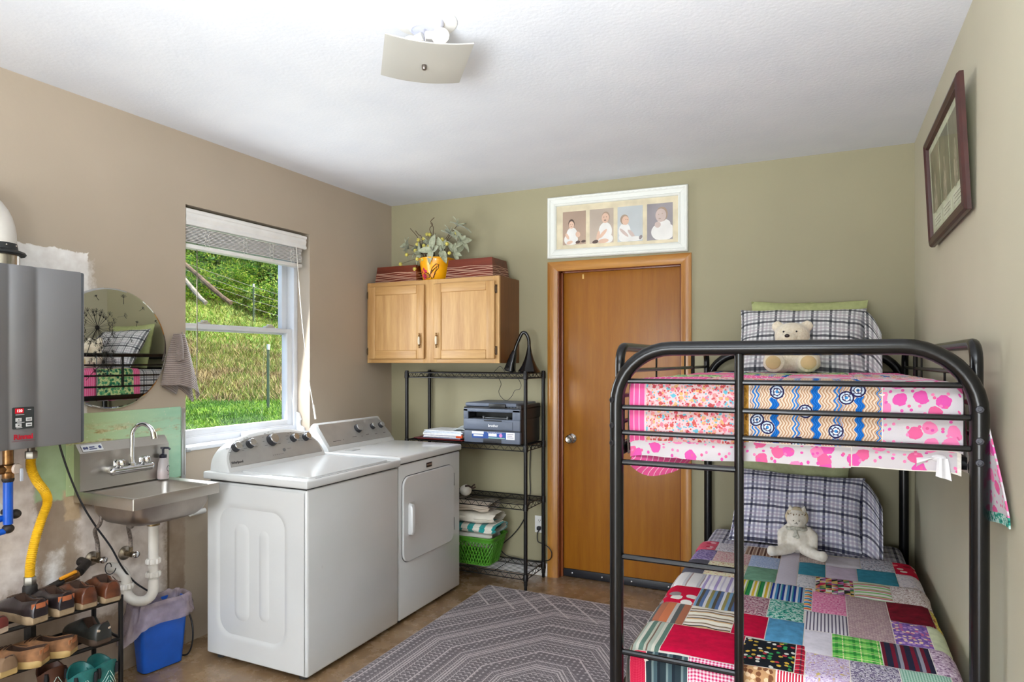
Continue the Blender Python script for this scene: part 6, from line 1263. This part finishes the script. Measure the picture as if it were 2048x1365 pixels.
photo(1.975, 2.137, 2.234, 2.465, bg4, [(WH, .62, .22, .46, .36, 0), (WH, .62, .40, .30, .22, .2), (SK2, .42, .42, .12, .12, .6), (HB, .58, .70, .23, .29, 0), (SK2, .54, .67, .21, .26, 0), (HB, .46, .70, .024, .014, 0), (HB, .60, .71, .024, .014, 0), (HB, .50, .58, .05, .018, 0)])
t = NT('picture_glass', .03); tr = t.n('ShaderNodeBsdfTransparent'); g_ = t.n('ShaderNodeBsdfGlossy'); g_.inputs['Roughness'].default_value = .04; mx = t.n('ShaderNodeMixShader'); lw = t.n('ShaderNodeLayerWeight'); fr_n = t.math('MULTIPLY_ADD', t.math('POWER', lw.outputs['Facing'], 4), .10, .03)
t.put(mx.inputs[0], fr_n); t.put(mx.inputs[1], tr.outputs[0]); t.put(mx.inputs[2], g_.outputs[0]); t.put([n_ for n_ in t.t.nodes if n_.type == 'OUTPUT_MATERIAL'][0].inputs[0], mx.outputs[0]); M_pg = t.m
MB().rings([[fx(a, b, h) for a, b in ((1.356, 2.211), (2.174, 2.211), (2.174, 2.507), (1.356, 2.507))] for h in (.010, .0115)]).build('glass', M_pg, wf, 0)
# dark frame on the right wall, leaning out at the top
pf = thing('picture_frame', 'dark mahogany framed triptych print on the right wall', 'picture frame', (3.42, -1.225, 2.18))
def gx(a, b, h): s = (b-1.955)/.45; return Vector((3.424-.022*s-h, a, b))
M_mf = mat('mahogany_frame', (62, 25, 19), .4, var=.15, coat=.1)
mitred(gx, -1.625, -.825, 1.955, 2.405, .040, [(0, 0), (0, .012), (.15, .020), (.5, .024), (.75, .017), (.9, .018), (1, .006)], M_mf, pf)
MB().rings([[gx(a, b, h) for a, b in ((-1.59, 1.99), (-.86, 1.99), (-.86, 2.37), (-1.59, 2.37))] for h in (.0, .006)]).build('mat_board', mat('mat_green', (196, 202, 172), .8), pf, 0)
for k in range(3):
    a0 = -1.545+k*.218; a1 = a0+.205
    t = NT('old_print_%d' % k, .5); n_ = t.noise(9+k, 4); t.color(t.ramp(n_, [(.3, (92, 94, 70)), (.55, (126, 122, 92)), (.8, (150, 140, 116))])); M_op = t.m
    p = MB().rings([[gx(a, b, h) for a, b in ((a0, 2.085), (a1, 2.085), (a1, 2.335), (a0, 2.335))] for h in (.006, .0072)]).build('print', M_op, pf, 0)
    fg = MB(); ca = (a0+a1)/2+.01*(k-1)
    for dx_, dz, rx, rz in ((0, .045, .026, .05), (0, .105, .02, .03), (0, .142, .011, .014), (.03, .04, .016, .05)): fg.face([gx(ca+dx_+rx*cos(2*pi*q/16), 2.085+dz+rz*sin(2*pi*q/16), .0074+.0001*(dz > .05)) for q in range(16)])
    fg.build('figure_print', mat('print_pale', (156, 148, 124), .6, var=.2, sc=40), p, 0)
    c_ = MB().rings([[gx(a, b, h) for a, b in ((a0+.012, 2.015), (a1-.012, 2.015), (a1-.012, 2.065), (a0+.012, 2.065))] for h in (.006, .0068)]).build('caption_card', mat('caption_pale', (206, 210, 186), .8), pf, 0)
    lm_ = MB()
    for q in range(3): lm_.face([gx(a, b, .0072) for a, b in ((a0+.03, 2.026+q*.013), (a1-.03-.02*(q % 2), 2.026+q*.013), (a1-.03-.02*(q % 2), 2.029+q*.013), (a0+.03, 2.029+q*.013))])
    lm_.build('caption_lines', mat('caption_ink', (130, 130, 110), .8), c_, 0)
MB().rings([[gx(a, b, h) for a, b in ((-1.588, 1.992), (-.862, 1.992), (-.862, 2.368), (-1.588, 2.368))] for h in (.009, .0105)]).build('glass', M_pg, pf, 0)

# rug
t = NT('woven_rug', .95); p = t.co(); x, y, z = t.sep(p); RCX, RCY = 1.81, -1.52
ax = t.math('ABSOLUTE', t.math('SUBTRACT', x, RCX)); ay = t.math('MULTIPLY', t.math('ABSOLUTE', t.math('SUBTRACT', y, RCY)), .72)
d = t.math('MAXIMUM', t.math('MAXIMUM', ax, ay), t.math('MULTIPLY', t.math('ADD', ax, ay), .74))
def lines(period, w, src): return t.math('LESS_THAN', t.math('ABSOLUTE', t.math('SUBTRACT', t.math('FRACT', t.math('DIVIDE', src, period)), .5)), w)
band = t.math('FRACT', t.math('DIVIDE', d, .235)); dense = t.math('GREATER_THAN', band, .56)
l1 = t.math('MULTIPLY', lines(.0294, .10, d), dense); l2 = lines(.1175, .035, d)
P_ = .029; fx_ = t.math('SUBTRACT', t.math('FRACT', t.math('DIVIDE', x, P_)), .5); fy_ = t.math('SUBTRACT', t.math('FRACT', t.math('DIVIDE', y, P_)), .5)
wn_ = t.n('ShaderNodeTexWhiteNoise'); t.put(wn_.inputs[0], t.comb(t.math('FLOOR', t.math('DIVIDE', x, P_)), t.math('FLOOR', t.math('DIVIDE', y, P_))))
jit = t.math('MULTIPLY', t.math('SUBTRACT', t.noise(95, 3, .6), .5), .5)
axx = t.math('ABSOLUTE', fx_); ayy = t.math('ABSOLUTE', fy_)
star = t.math('LESS_THAN', t.math('ADD', t.math('MULTIPLY', t.math('MULTIPLY', axx, ayy), 14), t.math('ADD', t.math('MAXIMUM', axx, ayy), jit)), .36)
chev = t.math('LESS_THAN', t.math('ABSOLUTE', t.math('SUBTRACT', t.math('ADD', fy_, t.math('MULTIPLY', axx, 1.2)), .2)), .10)
m1 = t.math('MAXIMUM', star, t.math('MULTIPLY', chev, t.math('GREATER_THAN', band, .28)))
m1 = t.math('MULTIPLY', m1, t.math('SUBTRACT', 1, t.math('MULTIPLY', dense, .75)))
q1_ = t.math('FRACT', t.math('DIVIDE', t.math('ADD', x, y), .019)); q2_ = t.math('FRACT', t.math('DIVIDE', t.math('SUBTRACT', x, y), .019))
m2 = t.math('MULTIPLY', t.math('MULTIPLY', t.math('LESS_THAN', q1_, .45), t.math('LESS_THAN', q2_, .45)), dense)
far = t.math('GREATER_THAN', y, -.66); corner = t.math('MULTIPLY', far, t.math('LESS_THAN', t.math('FRACT', t.math('DIVIDE', t.math('ADD', x, y), .17)), .10))
edge = t.math('MAXIMUM', t.math('GREATER_THAN', y, -.352), t.math('LESS_THAN', x, 1.016))
pat = t.math('MAXIMUM', t.math('MAXIMUM', l1, l2), t.math('MAXIMUM', t.math('MULTIPLY', m1, .85), t.math('MAXIMUM', t.math('MULTIPLY', m2, .55), t.math('MAXIMUM', corner, edge))))
pat = t.math('MULTIPLY', pat, t.math('ADD', .55, t.math('MULTIPLY', t.step(t.noise(240, 2), .38, .55), .45)))
base = t.ramp(t.noise(160, 3), [(.3, (98, 91, 94)), (.7, (132, 124, 128))])
t.bump(t.noise(320, 2), .6, .003); M_rug = t.color(t.mix(pat, base, (206, 196, 197)))
rg_ = MB().box(1.012, 2.62, -2.7, -.346, .0005, .007, .002, 1).build('rug', M_rug, None, 0); tag(rg_, 'grey and cream woven rug with geometric pattern on the floor', 'rug')
# ceiling light
cl = thing('ceiling_light', 'white ceiling light with tilted square glass shade', 'ceiling light', (1.741, -2.224, 2.65))
LC = (1.741, -2.224)
MB().lathe([(.112, 2.6495), (.112, 2.647), (.105, 2.645), (.06, 2.6445)], (*LC, 0), n=48).build('ceiling_plate', M_white, cl)
MB().lathe([(.066, 2.645), (.066, 2.638), (.062, 2.630), (.054, 2.618), (.048, 2.614), (.044, 2.620), (.01, 2.622)], (*LC, 0), n=40).build('canopy', mat('canopy_white', (206, 208, 224), .35), cl)
MB().cyl((*LC, 2.62), (1.762, -2.262, 2.478), .0045, 12).build('stem', M_chrome, cl)
sk_ = MB()
for s in (1, -1): sk_.tube([(LC[0]+.01*s, LC[1], 2.60), (LC[0]+.038*s, LC[1]-.003, 2.592)], .014, 14)
sk_.build('socket', M_white, cl)
M_bulb = mat('bulb_glow', (255, 246, 232), .4, emit=0.8)
MB().ball((LC[0]+.066, LC[1]-.005, 2.582), (.032, .026, .026), 18, 12).build('bulb', M_bulb, cl)
MB().ball((LC[0]-.062, LC[1]+.004, 2.588), (.030, .025, .025), 18, 12).build('bulb', mat('bulb_off', (226, 236, 240), .3), cl)
t = NT('frosted_glass', .35); a_ = t.n('ShaderNodeBsdfTranslucent'); a_.inputs[0].default_value = (.72, .70, .66, 1); mx = t.n('ShaderNodeMixShader'); mx.inputs[0].default_value = .45
t.color((206, 204, 196)); t.put(mx.inputs[1], t.b.outputs[0]); t.put(mx.inputs[2], a_.outputs[0]); t.put([n_ for n_ in t.t.nodes if n_.type == 'OUTPUT_MATERIAL'][0].inputs[0], mx.outputs[0])
e1 = Vector((.777, .629, 0)); e2 = Vector((-.629, .777, 0)); sc_ = Vector((1.770, -2.268, 2.480))
MB().grid(lambda u, v: sc_+e1*(.282*(u-.5))+e2*(.306*(v-.5))+Vector((0, 0, .014*(2*(u-.5))**2)), 24, 4).solid(.004).build('glass_shade', t.m, cl, 60)
MB().lathe([(.0035, .012), (.0065, .004), (.0085, -.002), (.0085, -.012), (.006, -.016)], sc_+Vector((-.006, 0.004, -.004)), n=16).build('finial', mat('finial_nickel', (120, 112, 108), .3, .9), cl)

# window blind and its cords
M_bl = mat('blind_white', (232, 230, 228), .45, var=.02)
wb = thing('window_blind', 'white wooden window blind raised to the top of the window', 'blind', (-.03, -1.34, 2.2))
vp = [(.0, 2.262), (.014, 2.260), (.014, 2.246), (.008, 2.240), (.011, 2.225), (.006, 2.205), (.012, 2.192), (.012, 2.180), (.0, 2.178), (-.006, 2.178), (-.006, 2.262)]
MB().prism(vp, lambda a, b, h: (a-.008, -1.795+h, b), .876).build('valance', M_bl, wb, 25)
for z in [2.172-.0078*k for k in range(11)]: MB().box(-.062, -.012, -1.79, -.945+.003*sin(z*900), z-.0018, z+.0018, .001, 1).build('slat', M_bl, wb, 0)
MB().box(-.064, -.010, -1.79, -.940, 2.060, 2.082, .005, 2).build('bottom_rail', M_bl, wb)
MB().box(-.07, -.02, -1.79, -.94, 2.215, 2.27).build('head_rail', M_bl, wb)
M_cd = mat('cord_white', (226, 222, 214), .7)
for y in (-1.66, -1.40, -1.2, -1.03):
    m = MB()
    for dy in (-.012, .012): m.tube([(-.010, y+dy+.005*((k % 3)-1), 2.175-.0115*k) for k in range(10)], .0012, 4)
    m.build('ladder_cord', M_cd, wb)
MB().tube(cat_rom([(.004, -1.01, 2.18), (.012, -1.0, 2.0), (.03, -.985, 1.7), (.065, -.965, 1.35), (.098, -.945, 1.12)], 6), .0026, 6).tube([(.088, -.95, 1.19), (.100, -.944, 1.10)], .006, 8).build('pull_cord', M_cd, wb)
MB().tube([(-.03, -1.707, 2.17), (-.03, -1.706, 1.6), (-.032, -1.707, 1.26)], .0028, 6).build('tilt_cord', mat('cord_dark', (120, 112, 100), .7), wb)  # tilt cord in a darker colour than the other cords
